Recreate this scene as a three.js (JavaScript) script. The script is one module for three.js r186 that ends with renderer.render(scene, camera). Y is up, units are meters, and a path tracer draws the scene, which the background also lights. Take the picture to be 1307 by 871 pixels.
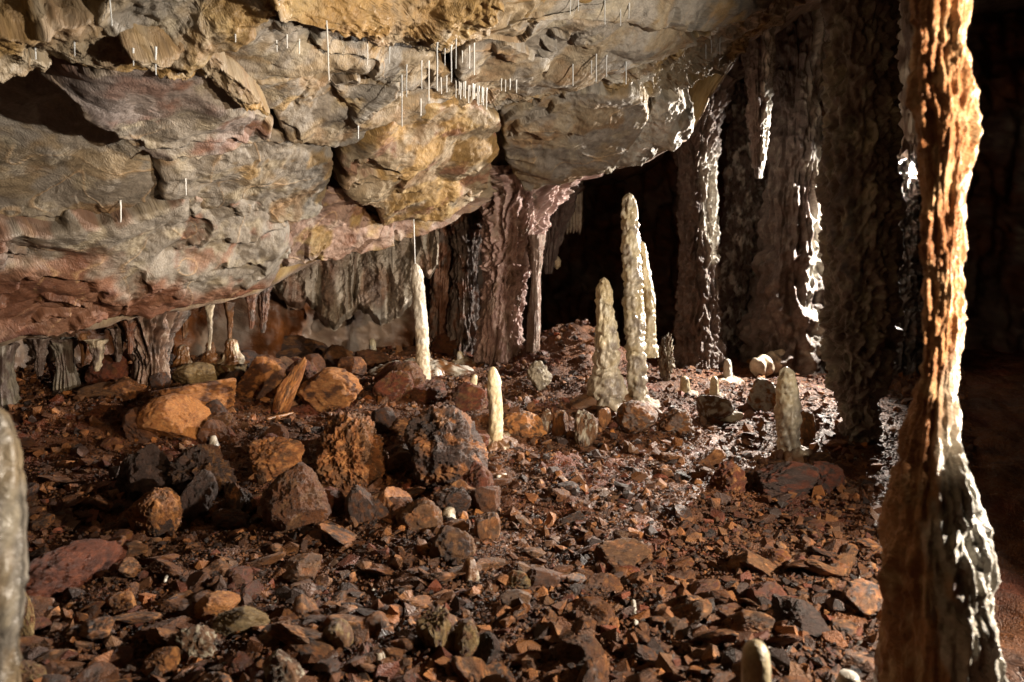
import * as THREE from 'three';
import { createNoise3D } from 'simplex-noise';
import { ConvexGeometry } from 'three/addons/geometries/ConvexGeometry.js';

// ------------------------------------------------------------------ camera, sky, lights, exposure
const IW = 1307, IH = 871, FOV = 52, EYE = 1.05;
const FPX = (IH / 2) / Math.tan(FOV * Math.PI / 360);
const PITCH = Math.atan(90.5 / FPX);
const scene = new THREE.Scene();
const camera = new THREE.PerspectiveCamera(FOV, IW / IH, 0.05, 60);
camera.position.set(0, EYE, 0);
camera.rotation.x = -PITCH;
camera.focus = 3.6;
camera.userData.fStop = 2.8;
scene.add(camera);

const renderer = new THREE.WebGLRenderer({ antialias: true });
renderer.setSize(1024, 682);
renderer.toneMapping = THREE.LinearToneMapping;
renderer.toneMappingExposure = 1.0;
renderer.shadowMap.enabled = true;
// deep underground: no daylight reaches this chamber, its sky is black rock
scene.background = new THREE.Color(0x000000);

// three flash lamps, as the photograph's shadows show: one out of frame to the side, one behind the columns,
// and a weak warm one beside the lens that catches the close column
const FLASHES = [
  { at: [2.5, 1.08, -1.5], to: [-2.0, 1.1, -2.95], power: 80, angle: 56, soft: 0.65, r: 2.5, color: 0xfff0dc },
  { at: [3.4, 1.9, -5.9], to: [0.5, 0.75, -5.15], power: 180, angle: 47, soft: 0.35, r: 2.0, color: 0xfff4e6 },
  { at: [1.8, 1.25, -0.2], to: [0.88, 1.2, -1.45], power: 52, angle: 21, soft: 0.5, r: 2.0, color: 0xffdcb4 },
];
for (const f of FLASHES) {
  const l = new THREE.SpotLight(f.color, f.power, 0, f.angle * Math.PI / 180, f.soft, 2);
  l.position.set(...f.at);
  l.target.position.set(...f.to);
  l.castShadow = true; l.shadow.radius = f.r; l.shadow.mapSize.set(2048, 2048);
  l.shadow.camera.near = 0.1; l.shadow.camera.far = 14;
  scene.add(l, l.target);
}

// ------------------------------------------------------------------ helpers
function rng(seed) { let a = seed >>> 0; return () => { a = (a + 0x6D2B79F5) | 0; let t = Math.imul(a ^ (a >>> 15), 1 | a); t = (t + Math.imul(t ^ (t >>> 7), 61 | t)) ^ t; return ((t ^ (t >>> 14)) >>> 0) / 4294967296; }; }
const R0 = rng(77123);
const N3 = createNoise3D(rng(4242));
const clamp = (x, a = 0, b = 1) => Math.min(b, Math.max(a, x));
const sst = (a, b, x) => { const t = clamp((x - a) / (b - a)); return t * t * (3 - 2 * t); };
const lerp = (a, b, t) => a + (b - a) * t;
function table(pts, x) {
  if (x <= pts[0][0]) return pts[0][1];
  for (let i = 1; i < pts.length; i++) if (x <= pts[i][0]) { const t = (x - pts[i - 1][0]) / (pts[i][0] - pts[i - 1][0]); return lerp(pts[i - 1][1], pts[i][1], t); }
  return pts[pts.length - 1][1];
}
function fbm(x, y, z, oct = 4) { let s = 0, a = 0.5, n = 0; for (let i = 0; i < oct; i++) { s += a * N3(x, y, z); n += a; x = x * 2.03 + 7.1; y = y * 2.03 + 3.7; z = z * 2.03 + 1.9; a *= 0.5; } return s / n; }
function ridge(x, y, z, oct = 3) { let s = 0, a = 0.5, n = 0; for (let i = 0; i < oct; i++) { s += a * (1 - Math.abs(N3(x, y, z))); n += a; x = x * 2.1 + 5.3; y = y * 2.1 + 2.2; z = z * 2.1 + 8.4; a *= 0.5; } return s / n; }
const mix3 = (a, b, t) => [lerp(a[0], b[0], t), lerp(a[1], b[1], t), lerp(a[2], b[2], t)];
// a point seen in direction (px, py) of the photograph at the given depth in metres
const cs = Math.cos(PITCH), sn = Math.sin(PITCH);
function P(px, py, d) {
  const x = (px - IW / 2) / FPX, y = (IH / 2 - py) / FPX;
  const wy = y * cs - sn, wz = -(cs + y * sn);
  const k = d / -wz;
  return new THREE.Vector3(x * k, EYE + wy * k, -d);
}
function project(v) {
  const y = v.y - EYE, z = v.z;
  const cy = y * cs - z * sn, cz = y * sn + z * cs;
  // camera space: rotate world by +PITCH about x
  const ry = y * cs + (-z) * sn, rz = (-z) * cs - y * sn;
  return [IW / 2 + FPX * v.x / rz, IH / 2 - FPX * ry / rz, -v.z, rz];
}
function noiseTexture(size, seed, fn) {
  const data = new Uint8Array(size * size * 4);
  for (let j = 0; j < size; j++) for (let i = 0; i < size; i++) {
    const v = Math.round(255 * clamp(fn(i / size, j / size)));
    const o = (j * size + i) * 4; data[o] = data[o + 1] = data[o + 2] = v; data[o + 3] = 255;
  }
  const t = new THREE.DataTexture(data, size, size); t.wrapS = t.wrapT = THREE.RepeatWrapping; t.magFilter = THREE.LinearFilter; t.minFilter = THREE.LinearMipmapLinearFilter; t.generateMipmaps = true; t.needsUpdate = true;
  return t;
}
// noise on a torus, so that it tiles
function tile(u, v, f, s) { const a = u * 2 * Math.PI, b = v * 2 * Math.PI; const x = Math.cos(a) * f, y = Math.sin(a) * f, z = Math.cos(b) * f, w = Math.sin(b) * f; return N3(x + z * 0.71 + s, y + w * 0.71, z - w * 0.6 + x * 0.35); }
const grainTex = noiseTexture(512, 1, (u, v) => 0.5 + 0.22 * tile(u, v, 6, 3) + 0.2 * tile(u, v, 14, 9) + 0.16 * tile(u, v, 34, 21));
const roughTex = noiseTexture(256, 2, (u, v) => 0.72 + 0.22 * tile(u, v, 5, 33) + 0.16 * tile(u, v, 17, 50));
function rockMat(o = {}) {
  return new THREE.MeshStandardMaterial({ vertexColors: true, roughness: o.rough ?? 0.85, roughnessMap: roughTex, bumpMap: grainTex, bumpScale: o.bump ?? 0.006, side: THREE.DoubleSide, color: o.color ?? 0xffffff });
}
const M = {
  ceiling: rockMat({ rough: 0.9, bump: 0.004 }),
  floor: rockMat({ rough: 0.82, bump: 0.012 }),
  rock: rockMat({ rough: 0.78, bump: 0.007 }),
  wet: rockMat({ rough: 0.6, bump: 0.005 }),
  calcite: new THREE.MeshPhysicalMaterial({ vertexColors: true, roughness: 0.5, roughnessMap: roughTex, bumpMap: grainTex, bumpScale: 0.002, clearcoat: 0.25, clearcoatRoughness: 0.35, side: THREE.DoubleSide }),
  straw: new THREE.MeshPhysicalMaterial({ color: new THREE.Color().setRGB(0.44, 0.455, 0.46), roughness: 0.4, clearcoat: 0.3, clearcoatRoughness: 0.3 }),
};
const taken = new Map();
function numbered(n) { const k = taken.get(n) || 0; taken.set(n, k + 1); return k ? `${n}_${String(k).padStart(3, '0')}` : n; }
function add(o, name, label, category, group, kind) {
  o.name = numbered(name); o.userData.label = label;
  if (kind) o.userData.kind = kind;
  if (category) o.userData.category = category;
  if (group) o.userData.group = group;
  o.traverse(c => { if (c.isMesh) { c.castShadow = c.receiveShadow = true; } });
  scene.add(o); return o;
}
const thing = (o, name, label, category, group) => add(o, name, label, category, group, 'thing');
function meshFrom(pos, col, idx, uv, mat) {
  const g = new THREE.BufferGeometry();
  g.setAttribute('position', new THREE.BufferAttribute(pos, 3));
  if (col) g.setAttribute('color', new THREE.BufferAttribute(col, 3));
  if (uv) g.setAttribute('uv', new THREE.BufferAttribute(uv, 2));
  g.setIndex(idx); g.computeVertexNormals();
  return new THREE.Mesh(g, mat);
}
// rows x cols of points (function of i row, j col) -> sheet mesh with colours
function sheet(rows, cols, fn, mat, closed = false) {
  const pos = new Float32Array(rows * cols * 3), col = new Float32Array(rows * cols * 3), uv = new Float32Array(rows * cols * 2), idx = [];
  for (let i = 0; i < rows; i++) for (let j = 0; j < cols; j++) {
    const [p, c, t] = fn(i / (rows - 1), closed ? j / cols : j / (cols - 1), i, j); const k = i * cols + j;
    pos[k * 3] = p.x; pos[k * 3 + 1] = p.y; pos[k * 3 + 2] = p.z; col.set(c, k * 3); uv[k * 2] = t[0]; uv[k * 2 + 1] = t[1];
  }
  for (let i = 0; i + 1 < rows; i++) for (let j = 0; j < (closed ? cols : cols - 1); j++) {
    const a = i * cols + j, b = i * cols + (j + 1) % cols, c = a + cols, d = b + cols; idx.push(a, c, b, b, c, d);
  }
  return meshFrom(pos, col, idx, uv, mat);
}

// ------------------------------------------------------------------ colours (linear albedo)
const K = {
  grey: [[0.187, 0.166, 0.138], [0.14, 0.122, 0.099], [0.218, 0.187, 0.135]],
  mauve: [[0.18, 0.15, 0.135], [0.126, 0.103, 0.095], [0.171, 0.111, 0.091]],
  ochre: [[0.224, 0.14, 0.049], [0.151, 0.094, 0.033], [0.27, 0.192, 0.088]],
  tan: [[0.192, 0.149, 0.094], [0.156, 0.099, 0.052], [0.218, 0.178, 0.122]],
  rust: [[0.132, 0.055, 0.029], [0.18, 0.094, 0.057], [0.082, 0.03, 0.017]],
  pink: [[0.219, 0.145, 0.11], [0.173, 0.104, 0.075], [0.248, 0.19, 0.15]],
  white: [[0.445, 0.423, 0.372], [0.312, 0.282, 0.231], [0.505, 0.476, 0.423]],
  brown: [[0.116, 0.039, 0.01], [0.069, 0.024, 0.007], [0.164, 0.058, 0.015]],
  dark: [[0.054, 0.028, 0.02], [0.034, 0.018, 0.012], [0.092, 0.047, 0.031]],
  orange: [[0.452, 0.185, 0.05], [0.328, 0.122, 0.032], [0.499, 0.229, 0.076]],
  red: [[0.142, 0.035, 0.012], [0.085, 0.022, 0.009], [0.184, 0.049, 0.017]],
  crust: [[0.248, 0.092, 0.026], [0.125, 0.056, 0.022], [0.442, 0.197, 0.066]],
  stone: [[0.142, 0.061, 0.02], [0.087, 0.036, 0.012], [0.19, 0.09, 0.033]],
  amber: [[0.40, 0.22, 0.11], [0.26, 0.12, 0.055], [0.48, 0.34, 0.21]],
  loam: [[0.212, 0.077, 0.016], [0.133, 0.046, 0.011], [0.267, 0.106, 0.026]],
  rose: [[0.38, 0.255, 0.225], [0.27, 0.17, 0.15], [0.46, 0.34, 0.30]],
  cream: [[0.534, 0.453, 0.297], [0.445, 0.356, 0.211], [0.583, 0.526, 0.391]],
  dirty: [[0.448, 0.38, 0.276], [0.233, 0.19, 0.147], [0.552, 0.483, 0.362]],
  wall: [[0.184, 0.132, 0.096], [0.112, 0.075, 0.057], [0.239, 0.187, 0.144]],
  column: [[0.114, 0.081, 0.067], [0.071, 0.047, 0.038], [0.162, 0.13, 0.108]],
  black: [[0.056, 0.048, 0.044], [0.031, 0.026, 0.023], [0.112, 0.101, 0.093]],
};
function paint(kind, p, s, fine = 1) {
  const k = K[kind];
  const a = sst(-0.25, 0.45, fbm(p.x * 2.3 + s, p.y * 2.3, p.z * 2.3 - s, 4));
  const b = sst(0.05, 0.5, fbm(p.x * 4.1 - s, p.y * 4.1 + 9, p.z * 4.1, 4));
  let c = mix3(k[0], k[1], a); c = mix3(c, k[2], b);
  const g = 1 + fine * (0.32 * fbm(p.x * 16, p.y * 16, p.z * 16 + s, 4) + 0.2 * N3(p.x * 90, p.y * 90, p.z * 90) - 0.35 * sst(0.3, 0.6, fbm(p.x * 7 + 20, p.y * 7, p.z * 7 - s, 4)));
  return [c[0] * g, c[1] * g, c[2] * g];
}

// ------------------------------------------------------------------ cave floor
function floorBase(x, d) {
  let h = 0.26 * sst(2.6, 4.9, d) * (1 - 0.45 * sst(0, 1.6, x));
  h += 0.10 * sst(4.8, 7.5, d);
  h += 0.10 * sst(-1.3, -2.8, x) * sst(2.6, 4, d);
  h += 0.035 * N3(x * 1.1, d * 1.1, 3.3) + 0.02 * N3(x * 2.9, d * 2.9, 8.3);
  // hummock in the dark behind the stalagmites
  const m = Math.exp(-(((x - 0.55) / 0.48) ** 2 + ((d - 5.9) / 0.5) ** 2)); h += 0.36 * m;
  const m2 = Math.exp(-(((x - 0.62) / 0.25) ** 2 + ((d - 4.75) / 0.25) ** 2)); h += 0.06 * m2;
  return h;
}
function G(px, py) { let lo = 0.6; for (let d = 0.6; d < 9; d += 0.02) { const p = P(px, py, d); if (p.y <= floorBase(p.x, d)) { return p; } } return P(px, py, 8); }
{
  const X0 = -4.6, X1 = 7.8, D0 = -1.5, D1 = 10.5, NX = 760, ND = 700;
  const m = sheet(ND, NX, (u, v) => {
    const d = D0 + (D1 - D0) * u, x = X0 + (X1 - X0) * v;
    let y = floorBase(x, d);
    const p = { x, y: 0, z: d };
    y += 0.03 * fbm(x * 4, d * 4, 1, 3) + 0.02 * (ridge(x * 11, d * 11, 5, 4) - 0.6) + 0.008 * fbm(x * 40, d * 40, 2, 2);
    const c = mix3(paint('brown', p, 4), paint('red', p, 6), sst(0.1, 0.5, fbm(x * 1.2, d * 1.2, 14, 4)));
    return [new THREE.Vector3(x, y - 0.012, -d), c, [x * 2.2, d * 2.2]];
  }, M.floor);
  m.userData.kind = 'structure';
  add(m, 'cave_floor', 'uneven brown earth floor of the cave under the rubble', null, null, 'structure');
}

// ------------------------------------------------------------------ ceiling: a sheet of rock and the slabs that stand proud of it
const LIPY = [[-500, 500], [0, 440], [200, 402], [330, 375], [400, 335], [490, 292], [560, 278], [640, 243], [760, 218], [830, 202], [880, 176], [910, 120], [950, 55], [1010, 0], [1100, -60], [1500, -160]];
const LIPD = [[-500, 3.0], [0, 3.6], [200, 4.15], [330, 4.6], [490, 5.2], [640, 5.5], [880, 5.0], [1010, 4.6], [1500, 4.4]];
const TOPD = [[-500, 1.9], [0, 2.2], [400, 2.6], [650, 3.0], [870, 3.9], [1010, 4.5], [1500, 4.3]];
function CD(px, py) { const l = table(LIPY, px), t = clamp(py / Math.max(40, l)); return lerp(table(TOPD, px), table(LIPD, px), t); }
const ceiling = new THREE.Group();
const depthMap = new Map();
function record(mesh) {
  const a = mesh.geometry.attributes.position.array, v = new THREE.Vector3();
  for (let i = 0; i < a.length; i += 3) {
    v.set(a[i], a[i + 1], a[i + 2]); if (v.z > -0.5) continue;
    const q = project(v); const k = Math.floor(q[0] / 4) * 10000 + Math.floor(q[1] / 4);
    const o = depthMap.get(k); if (o === undefined || q[2] < o) depthMap.set(k, q[2]);
  }
}
function ceilDepth(px, py) {
  let best = Infinity;
  for (let i = -1; i <= 1; i++) for (let j = -1; j <= 0; j++) { const o = depthMap.get((Math.floor(px / 4) + i) * 10000 + Math.floor(py / 4) + j); if (o !== undefined) best = Math.min(best, o); }
  return best < Infinity ? best : CD(px, py);
}
function ceilSurface(px, t) {   // t 0..1 overhead to the picture's top edge, 1..2 down to the lip, 2..3 back behind the lip
  const top = P(px, 0, table(TOPD, px));
  if (t < 1) { const p = top.clone(); p.z = lerp(1.6, top.z, t); p.x *= lerp(1, 1, t); p.y = lerp(top.y + 0.05, top.y, sst(0.4, 1, t)); return p; }
  if (t < 2) { const l = table(LIPY, px); const py = (t - 1) * Math.max(l, 1); return l > 1 ? P(px, py, CD(px, py)) : P(px, (t - 1) * l, lerp(table(TOPD, px), table(LIPD, px), t - 1)); }
  const l = table(LIPY, px), lip = P(px, l, table(LIPD, px));
  lip.z -= (t - 2) * 4.8; lip.x *= 1 + (t - 2) * 0.5; lip.y += 0.12 * sst(2, 2.3, t) + 0.25 * (t - 2); return lip;
}
{
  const m = sheet(420, 600, (u, v) => {
    const px = lerp(-520, 2300, v), t = 3 * u;
    const p = ceilSurface(px, t);
    const nrm = new THREE.Vector3(0.0, 0.75, -0.65);   // set back behind the slabs
    const off = 0.26 * (t > 1 && t < 2 ? sst(1.0, 1.15, t) * (1 - 0.85 * sst(1.8, 2, t)) : 0);
    p.addScaledVector(nrm, off + 0.05 * fbm(p.x * 1.8, p.y * 1.8, p.z * 1.8, 4) + 0.03 * (0.6 - ridge(p.x * 5, p.y * 5, p.z * 5, 3)) + 0.006 * fbm(p.x * 22, p.y * 22, p.z * 22, 2));
    const kind = N3(p.x * 0.9, p.y * 0.9, p.z * 0.9) > 0.1 ? 'ochre' : 'tan';
    return [p, paint(t > 2 ? 'wall' : kind, p, 7), [p.x * 2, p.z * 2 + p.y]];
  }, M.ceiling);
  m.name = 'ceiling_rock'; ceiling.add(m); record(m);
}
function slab(o) {
  // outline in the directions of the photograph, each corner at its own depth; the block is thick, bulges out and rolls back at its rim
  const off = o.off ?? 0;
  const gx = o.pts.reduce((a, q) => a + q[0], 0) / o.pts.length, gy = o.pts.reduce((a, q) => a + q[1], 0) / o.pts.length, gr = o.grow ?? 1.14;
  const corners = o.pts.map(([px, py, dd]) => { px = gx + (px - gx) * gr; py = gy + (py - gy) * gr; return P(px, py, CD(px, py) + off + (dd ?? 0)); });
  const c = new THREE.Vector3(); corners.forEach(q => c.add(q)); c.multiplyScalar(1 / corners.length);
  if (o.center) c.copy(P(o.center[0], o.center[1], CD(...o.center) + off));
  const n = new THREE.Vector3();
  for (let i = 0; i < corners.length; i++) { const a = corners[i].clone().sub(c), b = corners[(i + 1) % corners.length].clone().sub(c); n.add(a.cross(b)); }
  n.normalize(); if (n.dot(new THREE.Vector3(0, EYE, 0).sub(c)) < 0) n.negate();
  const curve = new THREE.CatmullRomCurve3(corners, true, 'catmullrom', o.tension ?? 0.07);
  const len = curve.getLength(), rad = len / 6.28;
  const COLS = Math.min(460, Math.max(120, Math.round(len / 0.0085))), RIN = Math.min(170, Math.max(40, Math.round(rad / 0.0085))), RS = 14, ROWS = RIN + RS;
  curve.arcLengthDivisions = 600;
  const bd = curve.getSpacedPoints(COLS).slice(0, COLS);
  const s = o.seed, bulge = (o.bulge ?? 0.06) * 0.25, thick = o.thick ?? 0.3, rough = o.rough ?? 1;
  bd.forEach(b => { const w = 0.035 * rough * fbm(b.x * 5 + s, b.y * 5, b.z * 5, 4) + 0.004 * rough * N3(b.x * 22, b.y * 22, b.z * 22 + s); const dir = b.clone().sub(c).normalize(); b.addScaledVector(dir, w); });
  const ux = new THREE.Vector3().crossVectors(new THREE.Vector3(0, 1, 0), n).normalize(), uy = new THREE.Vector3().crossVectors(n, ux);
  const rim = o.rim ?? 0.014;
  const m = sheet(ROWS, COLS, (u, v, i, j) => {
    const b = bd[j], p = new THREE.Vector3(); let r, back = 0;
    if (i < RIN) { r = Math.pow(i / (RIN - 1), 0.75); } else { r = 1; back = (i - RIN + 1) / RS; }
    const toB = b.clone().sub(c), R = toB.length();
    const e = Math.max(0, 1 - r) * R;                              // metres from the rim
    const roll = i < RIN ? rim * (1 - Math.sqrt(clamp(1 - (1 - Math.min(1, e / (rim * 1.3))) ** 2))) : rim + back * thick;
    const hb = toB.dot(n), flat = toB.clone().addScaledVector(n, -hb);
    p.copy(c).addScaledVector(flat, r * (1 - (o.taper ?? 0.04) * back)).addScaledVector(n, hb * Math.pow(r, 2.6));
    let h = bulge * (1 - Math.pow(r, 2.6)) - roll;
    const q = p.clone();
    const x = q.x + s, y = q.y, z = q.z;
    const wx = x + 0.15 * N3(x * 2, y * 2, z * 2), wy = y + 0.15 * N3(x * 2 + 9, y * 2, z * 2);
    h += rough * (0.05 * fbm(wx * 1.4, wy * 1.4, z * 1.4, 2) + 0.012 * fbm(x * 5.5, y * 5.5, z * 5.5, 3) + 0.005 * fbm(x * 19, y * 19, z * 19, 3));
    // broken bedding: a few sharp steps across the face, their edges wandering
    const tt = y * 2.6 + x * 0.9 + 1.5 * fbm(wx * 1.1 + 4, wy * 1.1, z * 1.1, 4) + 0.12 * fbm(x * 9, y * 9, z * 9, 3), fr = tt - Math.floor(tt), sharp = sst(-0.2, 0.3, N3(x * 0.9 + 15, y * 0.9, z * 0.9));
    h += (o.step ?? 0.045) * sharp * (sst(0.9, 0.99, fr) - fr);
    h += 0.055 * Math.abs(N3(wx * 1.25 + 11, wy * 1.25, z * 1.25)) * rough;
    const vein = Math.abs(N3(wx * 2.1, wy * 2.1, z * 2.1 + 31)), vn = 1 - sst(0.0, 0.03, vein), vmask = sst(0.0, 0.35, N3(x * 1.4, y * 1.4, z * 1.4 + 77));
    h += 0.004 * vn * vmask;
    h += 0.006 * (0.6 - ridge(x * 9, y * 9, z * 9, 4));
    if (o.crumb) h += o.crumb * (ridge(x * 11, y * 11, z * 11, 4) - 0.62);
    p.addScaledVector(n, h);
    if (back > 0) { const dir = toB.clone().normalize(); p.addScaledVector(dir, Math.min(1, back * 5) * (0.06 * fbm(p.x * 5 + s, p.y * 5, p.z * 5, 4))); p.addScaledVector(n, 0.03 * fbm(p.x * 8, p.y * 8 + s, p.z * 8, 3)); }
    if (back > 0) q.copy(p);
    let col = paint(o.kind, q, s);
    if (o.kind2) { const w = o.mask2 ? o.mask2(p, r) : sst(0.0, 0.25, fbm(x * 2.1 + 40, y * 2.1, z * 2.1, 4)); col = mix3(col, paint(o.kind2, q, s + 3), clamp(w)); }
    const st = sst(0.18, 0.5, fbm(x * 3.3, y * 2.1 + 60, z * 3.3, 5)); col = mix3(col, paint(o.stain ?? 'ochre', q, s + 5), 0.8 * st);
    col = mix3(col, [0.46, 0.30, 0.15], 0.4 * vn * vmask);
    const crack = Math.abs(N3(wx * 3.1 + 50, wy * 3.1, z * 3.1)), ck = 1 - sst(0, 0.014, crack); col = mix3(col, [0.07, 0.05, 0.035], 0.6 * ck * sst(0.1, 0.4, N3(x * 1.9, y * 1.9 + 20, z)));
    const rimy = sst(0.05, 0.0, e) * sst(-0.1, 0.3, fbm(x * 7, y * 7, z * 7, 2)); col = mix3(col, paint(o.edge ?? 'tan', q, s + 9), 0.6 * rimy);
    const d = p.clone().sub(c);
    return [p, col, [d.dot(ux) * 2.2 + s, d.dot(uy) * 2.2]];
  }, M.ceiling, true);
  m.name = numbered('added_light_blocker'); ceiling.add(m); record(m); return m;
}
// lower shelf over the recess: big pale slab with a rust-red underside
slab({ seed: 1, grow: 1.0, kind: 'grey', kind2: 'rust', edge: 'rust', stain: 'rust', off: -0.07, bulge: 0.14, thick: 0.4, rim: 0.03, mask2: (p, r) => sst(0.62, 1.05, Math.hypot((p.x + 1.62) / 0.8, (p.y - 1.24) / 0.34) + 0.55 * fbm(p.x * 2.6, p.y * 2.6, p.z * 2.6, 5)), pts: [[-160, 330], [0, 303], [60, 297], [120, 284], [205, 262], [235, 250], [300, 252], [340, 262], [372, 290], [372, 325], [345, 362], [290, 382], [200, 402], [100, 424], [0, 440], [-160, 462]] });
slab({ seed: 2, kind: 'grey', kind2: 'tan', stain: 'grey', off: 0.06, step: 0.015, bulge: 0.05, thick: 0.4, rough: 0.55, pts: [[-220, 110], [-60, 92], [30, 92], [75, 100], [130, 150], [180, 186], [222, 212], [226, 240], [240, 272], [170, 292], [60, 316], [0, 324], [-200, 350]] });
slab({ seed: 3, grow: 1.02, kind: 'mauve', kind2: 'grey', stain: 'rust', off: -0.24, bulge: 0.06, thick: 0.3, rough: 0.8, pts: [[50, 97, 0.16], [120, 84, 0.06], [200, 84], [262, 94], [296, 114], [312, 142], [350, 164], [344, 178], [300, 193], [240, 207], [205, 208], [165, 187], [140, 166], [116, 147], [90, 122, 0.05], [70, 105, 0.1]] });
slab({ seed: 4, kind: 'ochre', kind2: 'tan', stain: 'tan', off: -0.26, bulge: 0.05, thick: 0.35, rough: 1.5, crumb: 0.03, tension: 0.2, pts: [[-200, 45], [-60, 40], [40, 38], [110, 40], [180, 56], [225, 74], [205, 88], [150, 84], [90, 88], [40, 96], [-60, 98], [-200, 100]] });
slab({ seed: 5, kind: 'grey', kind2: 'tan', stain: 'ochre', off: -0.05, bulge: 0.08, thick: 0.3, pts: [[-200, -90], [60, -90], [170, -60], [190, 10], [140, 34], [60, 42], [-60, 46], [-200, 60]] });
slab({ seed: 6, kind: 'ochre', kind2: 'grey', stain: 'tan', off: -0.22, bulge: 0.09, thick: 0.35, rough: 1.3, crumb: 0.03, pts: [[165, -70], [330, -70], [345, 0], [330, 28], [290, 48], [235, 70], [190, 58], [150, 36]] });
slab({ seed: 18, grow: 1.0, kind: 'ochre', kind2: 'tan', stain: 'tan', off: -0.3, bulge: 0.05, thick: 0.3, rough: 1.6, crumb: 0.05, tension: 0.1, pts: [[170, 58], [215, 62], [262, 74], [300, 96], [330, 112], [340, 130], [312, 122], [270, 106], [230, 98], [190, 84]] });
slab({ seed: 7, grow: 1.02, kind: 'grey', kind2: 'tan', stain: 'ochre', off: -0.1, bulge: 0.1, thick: 0.3, pts: [[222, 82], [270, 56], [340, 24], [420, 22], [470, 36], [540, 62], [585, 108], [560, 140], [500, 158], [432, 176], [385, 172], [362, 168], [352, 146], [332, 116], [300, 104], [255, 92]] });
slab({ seed: 8, kind: 'ochre', kind2: 'tan', stain: 'ochre', off: -0.26, bulge: 0.1, thick: 0.35, rough: 1.2, crumb: 0.035, pts: [[345, -70], [480, -80], [620, -60], [622, 0], [612, 30], [600, 56], [570, 62], [520, 50], [470, 38], [425, 26], [370, 20]] });
slab({ seed: 9, grow: 1.0, kind: 'grey', kind2: 'tan', stain: 'ochre', off: -0.02, bulge: 0.09, thick: 0.3, pts: [[205, 200], [300, 176], [340, 160], [421, 168], [418, 238], [400, 268], [345, 282], [300, 272], [250, 262], [200, 244]] });
slab({ seed: 10, grow: 1.01, kind: 'tan', kind2: 'ochre', stain: 'rust', edge: 'rust', off: -0.2, bulge: 0.13, thick: 0.5, pts: [[440, 180, 0.06], [476, 160], [545, 134], [604, 136], [634, 150, 0.05], [632, 205], [618, 246, 0.1], [560, 276, 0.08], [492, 286, 0.04], [476, 260], [438, 244, 0.05]] });
slab({ seed: 11, grow: 1.02, kind: 'pink', kind2: 'ochre', stain: 'rust', edge: 'rust', off: 0.02, bulge: 0.08, thick: 0.4, pts: [[345, 262], [400, 242], [440, 236], [470, 270], [494, 290], [552, 276], [600, 256], [620, 252], [560, 288], [510, 308], [440, 324], [392, 334], [345, 340]], center: [445, 292] });
slab({ seed: 12, grow: 1.06, kind: 'grey', kind2: 'tan', stain: 'grey', edge: 'ochre', off: -0.12, bulge: 0.1, thick: 0.4, rough: 0.8, pts: [[645, 150], [690, 132], [760, 116], [812, 120], [822, 150], [800, 190], [770, 216], [715, 234], [672, 238], [650, 205]] });
slab({ seed: 13, kind: 'grey', kind2: 'tan', stain: 'tan', off: -0.1, bulge: 0.09, thick: 0.35, pts: [[618, 46], [690, 26], [770, 26], [845, 34], [872, 60], [830, 78], [770, 84], [720, 112], [660, 116], [605, 108], [600, 74]] });
slab({ seed: 14, kind: 'grey', kind2: 'tan', stain: 'ochre', off: -0.22, bulge: 0.1, thick: 0.35, pts: [[625, -80], [760, -80], [900, -70], [985, -40], [960, 8], [890, 34], [840, 30], [760, 22], [690, 24], [626, 40]] });
slab({ seed: 15, grow: 1.0, kind: 'white', kind2: 'grey', stain: 'tan', edge: 'white', off: -0.05, bulge: 0.07, thick: 0.35, rough: 1.3, crumb: 0.03, pts: [[838, 132], [868, 126], [884, 140], [880, 172], [840, 196], [780, 216], [768, 214], [800, 186], [818, 160]] });
slab({ seed: 16, grow: 1.0, kind: 'tan', kind2: 'ochre', stain: 'white', edge: 'white', off: -0.08, bulge: 0.05, thick: 0.3, rough: 1.8, crumb: 0.07, pts: [[720, 114], [790, 92], [850, 78], [900, 40], [990, -10], [1020, 0], [960, 45], [915, 90], [880, 120], [820, 124], [770, 118]] });
slab({ seed: 17, kind: 'tan', kind2: 'grey', stain: 'ochre', off: 0.02, bulge: 0.05, thick: 0.3, rough: 1.5, crumb: 0.05, pts: [[500, 142], [560, 134], [605, 108], [660, 112], [720, 112], [700, 128], [645, 142], [600, 142]] });
{ // added rock mass by the rear flash, blocking its light from the roof slabs
  const c = new THREE.Vector3(3.07, 2.72, -5.5);
  const m = sheet(120, 160, (u, v) => {
    const th = v * 6.2832, ph = u * Math.PI, x = Math.sin(ph) * Math.cos(th), y = Math.cos(ph), z = Math.sin(ph) * Math.sin(th);
    const sq = 1 / Math.pow(Math.abs(x) ** 4 + Math.abs(y) ** 4 + Math.abs(z) ** 4, 0.25);
    const k = sq * (1 + 0.2 * fbm(x * 2 + 5, y * 2, z * 2, 4) + 0.14 * (ridge(x * 5, y * 3, z * 5, 4) - 0.6));
    const p = new THREE.Vector3(c.x + 0.15 * x * k, c.y + 0.72 * y * k, c.z + 0.3 * z * k);
    return [p, mix3(paint('wall', p, 3), paint('white', p, 3), sst(-0.1, 0.3, fbm(p.x * 4, p.y * 3, p.z * 4, 4))), [th * 0.8, y * 2]];
  }, M.wet, true); m.name = numbered('added_light_blocker'); ceiling.add(m); }
add(ceiling, 'cave_ceiling', 'sloping cave roof of grey, ochre and rust stained rock slabs', null, null, 'structure');

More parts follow.
